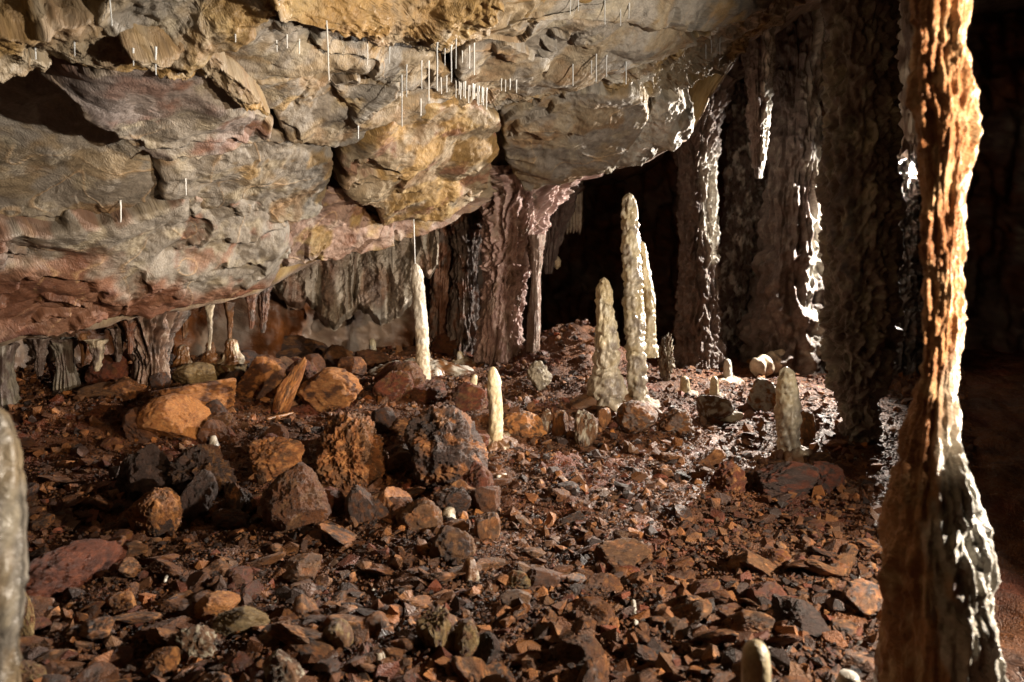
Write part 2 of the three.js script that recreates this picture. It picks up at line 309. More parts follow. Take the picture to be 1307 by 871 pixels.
// ------------------------------------------------------------------ cave walls
{
  const plan = [[-4.2, -1.4], [-4.0, 2.2], [-3.9, 4.0], [-3.1, 5.0], [-2.3, 5.5], [-1.3, 6.4], [-0.6, 7.0], [0.2, 8.4], [1.2, 9.0], [2.4, 8.2], [3.6, 7.4], [5.0, 7.2], [6.6, 6.6], [7.4, 5.0], [7.4, 2.4], [7.0, 0.4], [6.6, -1.4]].map(([x, d]) => new THREE.Vector3(x, 0, -d));
  const cv = new THREE.CatmullRomCurve3(plan, false, 'catmullrom', 0.3);
  const COLS = 760, pts = cv.getSpacedPoints(COLS - 1);
  const m = sheet(150, COLS, (u, v, i, j) => {
    const a = pts[j], y = -0.3 + 3.9 * u, t = cv.getTangentAt(clamp(v, 0.001, 0.999));
    const nx = -t.z, nz = t.x;
    const fl = ridge(a.x * 2.2, y * 0.5, a.z * 2.2, 3) - 0.6;
    const h = 0.25 * fl + 0.12 * fbm(a.x * 1.5, y * 1.5, a.z * 1.5, 4) + 0.05 * fbm(a.x * 7, y * 6, a.z * 7, 4);
    const p = new THREE.Vector3(a.x - nx * h, y, a.z - nz * h);
    return [p, mix3(paint('wall', p, 2), paint('brown', p, 4), sst(-0.2, 0.3, fbm(p.x, p.y, p.z, 4))), [v * 40, y * 2]];
  }, M.wet);
  add(m, 'cave_wall', 'dark rough rock wall closing the cave chamber', null, null, 'structure');
}

// ------------------------------------------------------------------ dripstone: columns, stalagmites, straws
// a body swept along a spine: radius table over t (0 foot .. 1 head), flutes and knobs
function dripstone(o) {
  const cv = o.spine.length > 2 ? new THREE.CatmullRomCurve3(o.spine) : new THREE.LineCurve3(o.spine[0], o.spine[1]);
  const L = cv.getLength(), rmax = Math.max(...o.radius.map(q => q[1]));
  const ROWS = Math.min(o.maxRows ?? 420, Math.max(30, Math.round(L / (o.cell ?? 0.007)))), COLS = Math.min(o.maxCols ?? 220, Math.max(16, Math.round(6.283 * rmax / (o.cell ?? 0.007))));
  const s = o.seed, up = new THREE.Vector3();
  const bumps = o.ring ?? 0, rl = o.ringLength ?? 0.06;
  return sheet(ROWS, COLS, (u, v, i) => {
    const t = u, c = cv.getPoint(t), th = v * Math.PI * 2;
    let R = table(o.radius, t);
    const ca = Math.cos(th), sa = Math.sin(th);
    const y = t * L, q = { x: c.x + ca * R, y: c.y, z: c.z + sa * R };
    const nx = ca * R, nz = sa * R;
    let k = 1;
    if (bumps) { const w = y / rl + 0.9 * N3(y * 6, s, 1) + 0.25 * N3(ca * 1.2, sa * 1.2, y * 9 + s); const f = w - Math.floor(w); k += bumps * (Math.sqrt(Math.abs(Math.sin(Math.PI * f))) - 0.6) * (0.6 + 0.6 * N3(y * 9, ca + s, sa)); }
    if (o.flute) { const fw = 0.35 * N3(ca * 1.5, y * (o.fluteY ?? 2.2), sa * 1.5 + s); k += o.flute * (ridge(ca * (o.fluteN ?? 1.6) + s + fw, y * (o.fluteY ?? 2.2) * 0.6, sa * (o.fluteN ?? 1.6) + fw, 2) - 0.62); }
    k += (o.lump ?? 0.12) * fbm(ca * (o.lumpA ?? 1.1) + s, y * (o.lumpF ?? 5), sa * (o.lumpA ?? 1.1), 3);
    let add_ = (o.grain ?? 0.004) * fbm(q.x * 26 + s, q.y * 26, q.z * 26, 3);
    if (o.knob) add_ += o.knob * (ridge(q.x * (o.knobF ?? 14) + s, q.y * (o.knobF ?? 14) * 0.8, q.z * (o.knobF ?? 14), 3) - 0.6);
    let rr = Math.max(0.0005, R * k + (R > 0.004 ? add_ * Math.min(1, R / 0.03) : 0));
    if (t > 0.999 && o.tip !== false) rr = 0.0005;
    const p = new THREE.Vector3(c.x + ca * rr, c.y, c.z + sa * rr);
    let col = paint(o.kind, { x: p.x * 3, y: p.y * 2, z: p.z * 3 }, s);
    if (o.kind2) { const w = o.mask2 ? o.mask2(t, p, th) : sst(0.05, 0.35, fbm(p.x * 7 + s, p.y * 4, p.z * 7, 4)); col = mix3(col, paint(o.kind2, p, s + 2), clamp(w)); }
    return [p, col, [th * Math.max(R, 0.02) * 3, y * 3]];
  }, o.mat ?? M.calcite, true);
}
// stalagmite standing where the photograph shows its foot; heights and widths read in pixels of the photograph
function stalagmite(o) {
  const b = o.at ?? G(o.px, o.py), d = -b.z, s = d / FPX;
  const top = P(o.tx, o.ty, d), foot = b.clone(); foot.y -= 0.04;
  const mid = foot.clone().lerp(top, 0.5); mid.x += (o.bend ?? 0) * s;
  const m = dripstone({ ...o, spine: [foot, foot.clone().lerp(mid, 0.5), mid, mid.clone().lerp(top, 0.55), top], radius: o.w.map(([t, w]) => [t, w * s / 2]) });
  let root = m;
  if (o.skirt || o.parts) { root = new THREE.Group(); root.position.copy(b); m.position.sub(b); m.name = 'shaft'; root.add(m); }
  if (o.skirt) {   // calcite skirt that cements the stalagmite to the floor
    const w0 = o.w[0][1] * s / 2, k = sheet(26, 60, (u, v) => {
      const th = v * 6.2832, r = u * (1 + 0.3 * N3(Math.cos(th) * 1.4 + o.seed, Math.sin(th) * 1.4, 9) + 0.1 * N3(Math.cos(th) * 5, Math.sin(th) * 5, o.seed)), R = w0 * o.skirt;
      const x = b.x + R * r * Math.cos(th), z = b.z + R * r * Math.sin(th), y = floorBase(x, -z) + w0 * 0.9 * Math.pow(1 - u, 1.6) + 0.012 * fbm(x * 14, z * 14, o.seed, 3) - 0.03 * sst(0.8, 1, u) + 0.012;
      const p = new THREE.Vector3(x, y, z); return [p, mix3(paint('stone', p, 5), paint('dirty', p, 7), sst(-0.1, 0.4, fbm(x * 8, z * 8, 3, 3) + 0.3 - u * 0.5)), [x * 3, z * 3]];
    }, M.wet, true); k.name = 'calcite_skirt'; k.position.sub(b); root.add(k);
  }
  thing(root, o.name ?? 'stalagmite', o.label, o.category ?? 'stalagmite', o.group);
  return root;
}
const tipped = (f, w, n = 0.9) => [[0, w * f], [0.08, w * (0.5 + f * 0.5)], [0.5, w], [n - 0.12, w * 0.86], [n, w * 0.72], [0.96, w * 0.5], [0.985, w * 0.32], [1, 0]];
stalagmite({ seed: 11, skirt: 2.6, px: 541, py: 494, tx: 531, ty: 336, bend: 2, w: [[0, 22], [0.08, 19], [0.35, 17], [0.6, 17], [0.88, 15], [0.94, 12], [0.975, 8], [1, 0]], kind: 'dirty', kind2: 'white', mask2: (t) => sst(0.3, 0.55, t + 0.12 * N3(t * 14, 1, 2)), lump: 0.18, lumpF: 9, ring: 0.05, label: 'tall slim white stalagmite directly below a long soda straw' });
stalagmite({ seed: 12, skirt: 2.6, px: 633, py: 566, tx: 629, ty: 468, bend: 2, w: [[0, 24], [0.1, 19], [0.4, 18], [0.75, 18], [0.88, 16], [0.95, 11], [0.985, 6], [1, 0]], kind: 'cream', kind2: 'dirty', lump: 0.15, lumpF: 10, label: 'short cream stalagmite with rounded tip standing before a layered orange rock' });
const tallAt = G(816, 517);
stalagmite({ seed: 13, skirt: 2.6, px: 816, py: 517, tx: 803, ty: 246, bend: -1, w: [[0, 24], [0.06, 22], [0.3, 23], [0.55, 24], [0.75, 20], [0.92, 17], [0.97, 13], [0.99, 8], [1, 0]], kind: 'dirty', kind2: 'cream', mask2: (t, p) => sst(-0.1, 0.3, fbm(p.x * 7, p.y * 5, p.z * 7, 3) + 0.5 * (t - 0.6)), ring: 0.5, ringLength: 0.085, lump: 0.3, lumpF: 6, knob: 0.014, knobF: 12, label: 'tallest knobbly cream stalagmite, standing beside a thin yellow one' });
{ const d = -tallAt.z + 0.12; stalagmite({ seed: 14, at: P(829, 448, d), tx: 820, ty: 308, bend: 3, w: [[0, 22], [0.2, 17], [0.5, 16], [0.8, 11], [0.93, 9], [0.98, 6], [1, 0]], kind: 'cream', kind2: 'ochre', ring: 0.35, ringLength: 0.07, lump: 0.25, label: 'thin yellowish stalagmite growing close against the tallest one' }); }
{ const at = G(775, 520);
  stalagmite({ seed: 15, parts: true, at, tx: 771, ty: 354, bend: 1, w: [[0, 56], [0.12, 46], [0.26, 40], [0.33, 30], [0.45, 28], [0.6, 27], [0.64, 23], [0.8, 20], [0.9, 17], [0.96, 12], [0.985, 7], [1, 0]], kind: 'dirty', kind2: 'cream', mask2: (t, p) => sst(0.35, 0.7, t + 0.25 * N3(p.x * 9, p.y * 9, p.z * 9)), ring: 0.5, ringLength: 0.10, lump: 0.2, knob: 0.014, knobF: 12, label: 'medium ringed stalagmite on a broad grey flowstone foot' });
  const st = scene.children[scene.children.length - 1], foot = sheet(50, 120, (u, v) => {
    const th = v * 6.2832, r = u * (1 + 0.2 * N3(Math.cos(th) * 1.4, Math.sin(th) * 1.4, 9)), x = at.x + 0.27 * r * Math.cos(th), z = at.z + 0.2 * r * Math.sin(th);
    const y = floorBase(x, -z) + 0.15 * Math.pow(1 - u, 1.5) + 0.012 * fbm(x * 9, z * 9, 4, 3) - 0.03 * sst(0.85, 1, u);
    const p = new THREE.Vector3(x, y, z); return [p, paint('stone', p, 5), [x * 3, z * 3]];
  }, M.wet, true);
  foot.name = 'flowstone_foot'; foot.position.sub(at); foot.castShadow = foot.receiveShadow = true; st.add(foot); }
stalagmite({ seed: 16, skirt: 2.2, px: 1008, py: 578, tx: 1004, ty: 468, bend: 0, w: [[0, 25], [0.2, 27], [0.5, 29], [0.7, 26], [0.85, 22], [0.94, 16], [0.98, 9], [1, 0]], kind: 'dirty', kind2: 'cream', mask2: (t, p) => sst(0.5, 0.8, t + 0.2 * N3(p.x * 9, p.y * 9, p.z * 9)), ring: 0.2, lump: 0.25, lumpF: 8, knob: 0.012, knobF: 14, label: 'stout grey stalagmite with cream tip beside the dark columns' });
stalagmite({ seed: 17, at: P(966, 1118, 1.2), tx: 965, ty: 818, bend: 0, w: [[0, 38], [0.9, 38], [0.945, 36], [0.97, 30], [0.988, 20], [0.996, 11], [1, 0]], cell: 0.002, kind: 'cream', lump: 0.05, lumpF: 4, grain: 0.001, label: 'smooth pale yellow stalagmite stump cut by the lower picture edge' });
{ const d = 1.05, b = P(-8, 1000, d); stalagmite({ seed: 18, at: b, tx: -8, ty: 515, bend: 0, w: [[0, 52], [0.4, 54], [0.6, 70], [0.8, 64], [0.9, 52], [0.97, 30], [1, 0]], kind: 'grey', kind2: 'tan', knob: 0.012, lump: 0.18, lumpF: 5, maxCols: 200, label: 'blurred grey stalagmite cut by the picture edge beside the reddish flat slab' }); }
// small ones
stalagmite({ seed: 19, skirt: 2.2, px: 477, py: 462, tx: 475, ty: 432, w: tipped(2.0, 10), kind: 'cream', kind2: 'white', label: 'small white stalagmite on the pale flowstone crust behind the slim stalagmite' });
stalagmite({ seed: 20, skirt: 2.2, px: 588, py: 466, tx: 587, ty: 448, w: tipped(2.2, 10), kind: 'cream', kind2: 'white', label: 'tiny white stalagmite at the end of the pale flowstone crust' });
stalagmite({ seed: 21, skirt: 2.6, px: 601, py: 500, tx: 606, ty: 478, w: tipped(0.9, 10), kind: 'cream', label: 'tiny leaning cream stalagmite behind the short rounded one' });
stalagmite({ seed: 22, skirt: 2.4, px: 912, py: 508, tx: 912, ty: 480, w: tipped(1.2, 12), kind: 'cream', kind2: 'dirty', label: 'small brown and cream stalagmite on the bright rubble' });
stalagmite({ seed: 23, skirt: 2.4, px: 875, py: 505, tx: 874, ty: 480, w: tipped(1.1, 13), kind: 'cream', label: 'small bright cream stalagmite near the fallen cream stub' });
stalagmite({ seed: 24, skirt: 2.4, px: 929, py: 486, tx: 929, ty: 458, w: tipped(1.6, 11), kind: 'white', label: 'small white knobbly stalagmite at the shaded edge of the bright rubble' });
stalagmite({ seed: 25, px: 600, py: 738, tx: 600, ty: 712, w: tipped(1.3, 22, 0.8), kind: 'stone', kind2: 'dirty', lump: 0.25, label: 'pale stalagmite stub among the stones in mid floor' });
stalagmite({ seed: 26, px: 572, py: 664, tx: 573, ty: 648, w: tipped(1.2, 24, 0.7), kind: 'dirty', kind2: 'white', lump: 0.2, label: 'rounded white stalagmite bud between two brown stones' });
stalagmite({ seed: 27, px: 1084, py: 905, tx: 1084, ty: 858, w: tipped(1.2, 46, 0.7), kind: 'white', label: 'low white stalagmite bud at the foot of the big column' });
stalagmite({ seed: 28, px: 484, py: 845, tx: 483, ty: 831, w: tipped(1.2, 22, 0.7), kind: 'dirty', kind2: 'grey', lump: 0.2, label: 'small grey white pebble-like bud among brown stones' });
stalagmite({ seed: 29, px: 273, py: 572, tx: 272, ty: 556, w: tipped(1.0, 14, 0.7), kind: 'white', label: 'tiny white stalagmite bud on the dark boulder' });

// the columns
function column(o) {
  const d = o.d, s = d / FPX;
  const spine = o.line.map(([px, py]) => P(px, py, d)).reverse();
  const m = dripstone({ mat: M.wet, cell: 0.009, maxRows: 520, maxCols: 300, tip: false, ...o, spine, radius: o.w.map(([t, w]) => [t, w * s / 2]) });
  return thing(m, o.name ?? 'rock_column', o.label, o.category ?? 'column', o.group);
}
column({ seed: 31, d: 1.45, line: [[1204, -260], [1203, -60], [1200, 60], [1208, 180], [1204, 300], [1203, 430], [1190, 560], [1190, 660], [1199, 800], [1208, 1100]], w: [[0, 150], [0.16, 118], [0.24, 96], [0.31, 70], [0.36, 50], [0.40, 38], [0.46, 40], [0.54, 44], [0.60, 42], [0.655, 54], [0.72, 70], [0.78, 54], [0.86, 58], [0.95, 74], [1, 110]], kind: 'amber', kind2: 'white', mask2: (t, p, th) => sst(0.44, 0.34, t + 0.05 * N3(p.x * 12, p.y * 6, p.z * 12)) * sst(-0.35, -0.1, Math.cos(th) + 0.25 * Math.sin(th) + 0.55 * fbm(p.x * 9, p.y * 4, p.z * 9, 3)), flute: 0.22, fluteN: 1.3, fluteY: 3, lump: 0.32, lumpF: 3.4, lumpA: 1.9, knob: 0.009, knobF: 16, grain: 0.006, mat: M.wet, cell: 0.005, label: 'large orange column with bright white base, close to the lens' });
column({ seed: 32, d: 3.9, line: [[1100, -160], [1098, 60], [1096, 220], [1098, 380], [1096, 470], [1098, 560]], w: [[0, 44], [0.10, 40], [0.16, 62], [0.28, 76], [0.45, 84], [0.7, 74], [0.85, 74], [1, 110]], kind: 'column', kind2: 'grey', knob: 0.075, knobF: 9, flute: 0.15, fluteY: 1, lump: 0.3, lumpF: 3, label: 'dark knobbly column tapering to its foot, closest behind the orange one' });
column({ seed: 33, d: 6.3, line: [[1012, -120], [1016, 100], [1014, 300], [1008, 482]], w: [[0, 124], [0.3, 78], [0.46, 64], [0.6, 54], [0.75, 70], [1, 120]], kind: 'column', kind2: 'white', mask2: (t, p, th) => sst(0.35, 0.75, Math.cos(th - 0.35) + 0.6 * fbm(p.x * 5, p.y * 2, p.z * 5, 3)), knob: 0.035, knobF: 7, flute: 0.35, fluteY: 0.8, lump: 0.3, lumpF: 3, label: 'wide dark reddish column with lamp light painted white on its flank, behind the knobbly column' });  // white stripe paints the rear flash's light onto the flank facing it
column({ seed: 34, d: 6.9, line: [[950, -20], [952, 150], [950, 320], [948, 472]], w: [[0, 84], [0.3, 46], [0.6, 38], [0.85, 44], [1, 100]], kind: 'column', kind2: 'white', knob: 0.08, knobF: 7, flute: 0.35, fluteY: 0.8, lump: 0.35, lumpF: 3, label: 'dark column between the wide reddish column and the narrow one' });
column({ seed: 35, d: 6.2, line: [[893, 60], [890, 200], [892, 330], [893, 478]], w: [[0, 60], [0.3, 44], [0.6, 40], [0.8, 56], [1, 110]], kind: 'column', kind2: 'white', mask2: (t, p, th) => sst(0.25, 0.4, t + 0.1 * N3(p.x * 8, p.y * 4, p.z * 8)) * sst(0.72, 0.6, t) * sst(0.1, 0.5, Math.cos(th - 0.3) + 0.4 * fbm(p.x * 6, p.y * 3, p.z * 6, 3)), knob: 0.04, flute: 0.5, lump: 0.2, label: 'narrow dark column nearest the tallest stalagmite' });  // white band on the lamp-facing side is a painted sliver of light
column({ seed: 36, d: 6.1, line: [[1146, -140], [1144, 120], [1144, 300], [1144, 490]], w: [[0, 80], [0.3, 50], [0.6, 44], [0.85, 56], [1, 80]], kind: 'black', kind2: 'column', knob: 0.05, flute: 0.4, lump: 0.2, label: 'thin dark column half hidden by the large orange column' });
column({ seed: 44, d: 5.85, line: [[966, 20], [969, 120], [968, 228]], w: [[0, 6], [0.12, 15], [0.35, 24], [0.6, 26], [1, 44]], kind: 'column', kind2: 'white', mask2: (t, p, th) => sst(-0.1, 0.4, Math.cos(th) + 0.5 * fbm(p.x * 6, p.y * 4, p.z * 6, 3)), flute: 0.5, fluteY: 1, lump: 0.3, knob: 0.04, knobF: 9, name: 'stalactite', category: 'stalactite', label: 'dark stalactite added between the dark columns, its flank painted white as if lit' });  // added to show a bright patch; the lit side is painted white
// central column
column({ seed: 37, d: 5.75, line: [[672, 222], [664, 260], [652, 310], [646, 350], [640, 390], [635, 464]], w: [[0, 60], [0.1, 48], [0.25, 46], [0.42, 52], [0.45, 64], [0.48, 54], [0.62, 62], [0.75, 80], [0.9, 110], [1, 160]], kind: 'rose', kind2: 'pink', flute: 0.55, fluteN: 1.9, fluteY: 2.4, lump: 0.18, knob: 0.05, label: 'fluted pinkish column joining floor and roof behind the slim stalagmite' });
column({ seed: 38, d: 5.6, line: [[684, 300], [684, 345], [680, 460]], w: [[0, 18], [0.45, 11], [0.6, 16], [1, 22]], kind: 'pink', flute: 0.4, lump: 0.2, name: 'dripstone_pillar', category: 'pillar', label: 'thin pink pillar standing against the fluted pinkish column' });
column({ seed: 39, d: 6.3, line: [[710, 235], [706, 290], [700, 350]], w: [[0, 8], [0.4, 24], [1, 60]], kind: 'column', flute: 0.6, lump: 0.3, name: 'stalactite', category: 'stalactite', tip: false, label: 'dark fluted stalactite hanging behind the fluted pinkish column' });
column({ seed: 40, d: 6.2, line: [[598, 262], [594, 330], [590, 456]], w: [[0, 40], [0.5, 26], [1, 56]], kind: 'column', kind2: 'rust', flute: 0.6, lump: 0.2, knob: 0.03, label: 'dark grey column in the shade beside the fluted pinkish column' });
column({ seed: 140, d: 6.3, line: [[566, 270], [564, 330], [562, 456]], w: [[0, 30], [0.5, 22], [1, 44]], kind: 'rust', kind2: 'column', flute: 0.6, lump: 0.2, knob: 0.03, label: 'rusty brown column between the hanging curtain and dark grey column' });
// recess under the lower shelf
column({ seed: 41, d: 4.45, line: [[186, 396], [190, 430], [193, 468], [190, 516]], w: [[0, 48], [0.15, 36], [0.45, 34], [0.65, 46], [1, 84]], kind: 'pink', kind2: 'column', flute: 0.9, fluteN: 2.4, lump: 0.12, knob: 0.02, label: 'stubby mauve fluted column under the low rock shelf' });
column({ seed: 42, d: 4.3, line: [[80, 432], [84, 470], [90, 535]], w: [[0, 54], [0.18, 34], [0.5, 19], [0.8, 22], [1, 40]], kind: 'column', kind2: 'grey', flute: 0.5, lump: 0.15, label: 'thin grey column with flared foot under the low rock shelf' });
column({ seed: 43, d: 4.0, line: [[-8, 440], [-4, 480], [-2, 545]], w: [[0, 70], [0.3, 40], [0.6, 30], [1, 50]], kind: 'column', kind2: 'grey', flute: 0.5, lump: 0.15, label: 'grey column cut by the picture edge under the low rock shelf' });
const driplets = [[123, 440, 474, 20, 'dirty'], [150, 425, 462, 16, 'column'], [235, 400, 432, 14, 'stone'], [267, 395, 447, 9, 'dirty'], [292, 392, 442, 11, 'stone'], [214, 398, 440, 16, 'rust'], [165, 415, 452, 14, 'rust'], [105, 432, 466, 12, 'stone'], [50, 438, 480, 20, 'column'], [320, 380, 420, 14, 'rust'], [335, 372, 425, 18, 'rust']];
driplets.forEach(([px, y0, y1, w, kind], i) => {
  const d = table(LIPD, px) + 0.22 + 0.1 * (i % 3);
  const m = column({ seed: 50 + i, d, line: [[px, y0 - 6], [px + 1, (y0 + y1) / 2], [px, y1]], w: [[0, w * 0.25], [0.15, w * 0.4], [0.5, w * 0.55], [0.85, w * 0.8], [1, w * 1.3]], kind, kind2: 'column', flute: 0.5, lump: 0.35, knob: 0.02, tip: false, name: 'stalactite', category: 'stalactite', group: 'stalactites in the low recess', label: 'short stalactite hanging into the recess under the low rock shelf' });
});
for (const [px, py, tx, ty, w, n] of [[268, 455, 268, 436, 12, 1], [298, 456, 295, 432, 16, 2], [232, 460, 233, 440, 14, 3]]) stalagmite({ seed: 70 + n, at: P(px, py, 4.75), tx, ty, w: tipped(2.4, w), kind: 'stone', kind2: 'dirty', knob: 0.02, lump: 0.3, group: 'stalagmites in the low recess', label: 'small pale stalagmite growing in the recess under the low rock shelf' });

// flowstone curtain hanging behind the shelf's edge
{
  const d0 = 5.55, ROWS = 170, COLS = 420;
  const m = sheet(ROWS, COLS * 1, (u, v) => {
    const px = lerp(345, 560, v);
    const wob = px + 14 * N3(px * 0.02, 5, 1);
    const fold = ridge(wob * 0.02, 0.3, 1.7, 2), edge = 400 + 14 * Math.sin(px * 0.031) + 18 * N3(px * 0.025, 3, 4) + 5 * N3(px * 0.07, 1, 4) - 40 * sst(520, 560, px);
    const py = lerp(285, edge, u);
    const d = d0 + 0.12 * Math.sin((px - 345) / 60) + 0.24 * (0.62 - ridge(wob * 0.016, py * 0.006 + 0.3, 1.7, 2)) - 0.15 * u * u + 0.07 * (0.6 - ridge(wob * 0.03, py * 0.016, 5, 3)) + 0.2 * sst(0.88, 1.0, u) ** 2;
    const p = P(px, py, d); p.z += 0.05 * fbm(p.x * 5, p.y * 5, 2, 4) + 0.01 * fbm(p.x * 24, p.y * 24, 2, 2);
    let c = mix3(paint('wall', p, 8), paint('grey', p, 4), 0.5 + 0.4 * N3(px * 0.04, py * 0.02, 3)); const str = sst(0.5, 0.75, ridge(px * 0.09, py * 0.004, 12, 2)); c = mix3(c, paint('white', p, 3), 0.6 * str * sst(0.2, 0.7, u + 0.3 * N3(px * 0.05, 2, 2))); c = mix3(c, paint('rust', p, 3), 0.6 * sst(0.1, 0.5, N3(px * 0.03, py * 0.01, 30)));
    return [p, c, [p.x * 2.5, p.y * 2.5]];
  }, M.wet);
  thing(m, 'flowstone_curtain', 'folded grey flowstone curtain hanging in the dark behind the roof edge', 'flowstone');
}
// pale crust on the floor behind the slim stalagmite
{
  const a = G(535, 470);
  const m = sheet(60, 150, (u, v) => {
    const th = v * 6.2832, r = u * (1 + 0.25 * N3(Math.cos(th) * 1.6, Math.sin(th) * 1.6, 4) + 0.08 * N3(Math.cos(th) * 7, Math.sin(th) * 7, 4));
    const x = a.x + 0.42 * r * Math.cos(th), z = a.z + 0.26 * r * Math.sin(th);
    const y = floorBase(x, -z) + 0.05 * (1 - u * u) + 0.02 * fbm(x * 11, z * 11, 1, 3) - 0.04 * sst(0.85, 1, u) + 0.005;
    const p = new THREE.Vector3(x, y, z); return [p, mix3(paint('white', p, 6), paint('stone', p, 2), sst(-0.2, 0.3, fbm(x * 9, z * 9, 3, 3))), [x * 3, z * 3]];
  }, M.calcite, true);
  thing(m, 'flowstone_crust', 'pale grey flowstone crust spread on the floor around the slim stalagmite', 'flowstone');
}

// soda straws: [px, py of root, px, py of tip, width px]
function straw(px, y0, y1, w, label, group, px1) {
  const d = ceilDepth(px, y0) + 0.01, s = d / FPX;
  const top = P(px, y0, d), bot = P(px1 ?? px, y1, d); top.y += 0.03;
  const L = top.y - bot.y, r = Math.max(0.002, w * s * 0.25);
  const prof = [[r * 1.7, L], [r * 1.3, L - 0.02], [r * 1.05, L - 0.035], [r, L * 0.5], [r * 0.85, L * 0.12], [r * 0.8, 0.004], [r * 0.45, 0], [0.0002, 0]].map(([x, y]) => new THREE.Vector2(x, y)).reverse();
  const g = new THREE.LatheGeometry(prof, 10);
  const a = g.attributes.position.array; for (let i = 0; i < a.length; i += 3) { const t = 1 - a[i + 1] / L; a[i] += (bot.x - top.x) * t; a[i] += r * 0.5 * N3(a[i + 1] * 30, px, 0); a[i + 2] += r * 0.5 * N3(a[i + 1] * 30, px, 7); }
  g.computeVertexNormals();
  const m = new THREE.Mesh(g, M.straw); m.position.set(top.x, bot.y, top.z);
  thing(m, 'soda_straw', label, 'soda straw', group);
}
const single = [
  [139, 0, 33, 3.2, 'white soda straw hanging from the grey slab above the ochre ledge', 143],
  [199, 72, 96, 4, 'short thick soda straw hanging where the ochre ledge meets the mauve slab'],
  [417, 33, 103, 3.6, 'long lone white soda straw in the middle of a grey slab', 420],
  [528, 285, 340, 2.6, 'long thin soda straw reaching down to the slim stalagmite', 530],
  [237, 232, 250, 3, 'short soda straw above the pale low shelf near its crack'],
  [154, 262, 284, 4, 'short soda straw on the edge of the smooth grey slab'],
  [731, 84, 110, 3, 'soda straw hanging alone in front of the smooth pale slab'],
];
for (const [px, a, b, w, l, px1] of single) straw(px, a, b, w, l, undefined, px1);
for (const [px, a, b, w] of [[469, 60, 84, 2.4], [497, 69, 81, 3], [513, 100, 162, 2.6], [519, 91, 124, 2.6], [538, 86, 114, 3], [547, 86, 129, 3.6], [537, 128, 148, 3], [558, 60, 116, 4.6], [568, 65, 84, 2.6], [576, 67, 105, 3.4], [582, 58, 88, 3], [599, 65, 88, 3.6], [605, 60, 96, 3.8], [590, 70, 80, 3], [563, 104, 120, 3], [570, 104, 118, 3], [457, 165, 178, 3]])
  straw(px, a, b, w, 'thin white soda straw hanging among others beneath the bulging ochre roof', 'soda straws beneath the bulging ochre roof');
for (let i = 0; i < 14; i++) { const px = 582 + i * 2.9 + (i % 2) * 1.2, y = 108 + i * 0.9; straw(px, y, y + 9 + 12 * R0(), 3.2, 'tiny icicle-like stalactite in a tight fringe below the soda straws', 'fringe of tiny stalactites'); }
for (const [px, a, b] of [[640, 106, 116], [645, 105, 117], [651, 107, 115], [659, 108, 119]]) straw(px, a, b, 3, 'tiny stalactite in a row of four beside the tight fringe', 'row of four tiny stalactites');
for (const [px, a, b, w] of [[728, 0, 19, 2.6], [738, 0, 14, 2.6], [772, 0, 31, 2.8], [792, 16, 33, 2.6], [803, 12, 24, 2.4]]) straw(px, a, b, w, 'short soda straw at the upper edge of the grey roof', 'soda straws at the roof edge');
for (const [px, a, b, w] of [[761, 72, 105, 3.2], [774, 78, 98, 3], [799, 86, 108, 3.2], [755, 82, 94, 2.4]]) straw(px, a, b, w, 'white soda straw hanging in front of the dark hollow over the smooth slab', 'soda straws at the dark hollow');
for (const [px, a, b] of [[901, 60, 76], [919, 52, 70], [908, 58, 68], [1050, 0, 12]]) straw(px, a, b, 2.6, 'tiny stalactite on the broken bright edge of the roof', 'tiny stalactites on the broken edge');
for (const [px, a, b] of [[300, 44, 54], [353, 56, 66], [366, 50, 62], [382, 56, 69], [170, 74, 84], [45, 64, 76], [95, 62, 72]]) straw(px, a, b, 3.4, 'tiny white stalactite on the ochre roof rock', 'tiny stalactites on the ochre rock');

// hanging pair in the dark void
{ const d = 6.3, roof = P(711, 296, d);
  const m = dripstone({ spine: [P(711, 344, d), P(711, 330, d), P(710, 322, d), P(710.5, 314, d), P(711, 300, d), P(711, 225, d)], radius: [[0, 0.004], [0.05, 0.03], [0.15, 0.034], [0.22, 0.02], [0.28, 0.009], [1, 0.012]], kind: 'cream', lump: 0.05, seed: 91, tip: false, cell: 0.006 });
  thing(m, 'stalactite', 'white drop-shaped stalactite on a thin straw in the dark void', 'stalactite'); }
for (let i = 0; i < 7; i++) { const d = 6.5, px = 716 + i * 4; const m = dripstone({ spine: [P(px, 297 + 4 * R0(), d), P(px, 288, d), P(px, 225, d)], radius: [[0, 0.004], [0.2, 0.012], [1, 0.03]], kind: 'dirty', seed: 95 + i, tip: false, cell: 0.01 }); thing(m, 'stalactite', 'small stalactite in the fringe behind the fluted pinkish column', 'stalactite', 'fringe behind the pinkish column'); }

// ------------------------------------------------------------------ rocks
const icoCache = new Map();
function ico(detail) {
  if (icoCache.has(detail)) return icoCache.get(detail);
  const g = new THREE.IcosahedronGeometry(1, detail), a = g.attributes.position.array, map = new Map(), verts = [], idx = [];
  for (let i = 0; i < a.length; i += 3) { const k = `${Math.round(a[i] * 1e4)},${Math.round(a[i + 1] * 1e4)},${Math.round(a[i + 2] * 1e4)}`; let j = map.get(k); if (j === undefined) { j = verts.length / 3; map.set(k, j); verts.push(a[i], a[i + 1], a[i + 2]); } idx.push(j); }
  const r = { verts, idx }; icoCache.set(detail, r); return r;
}
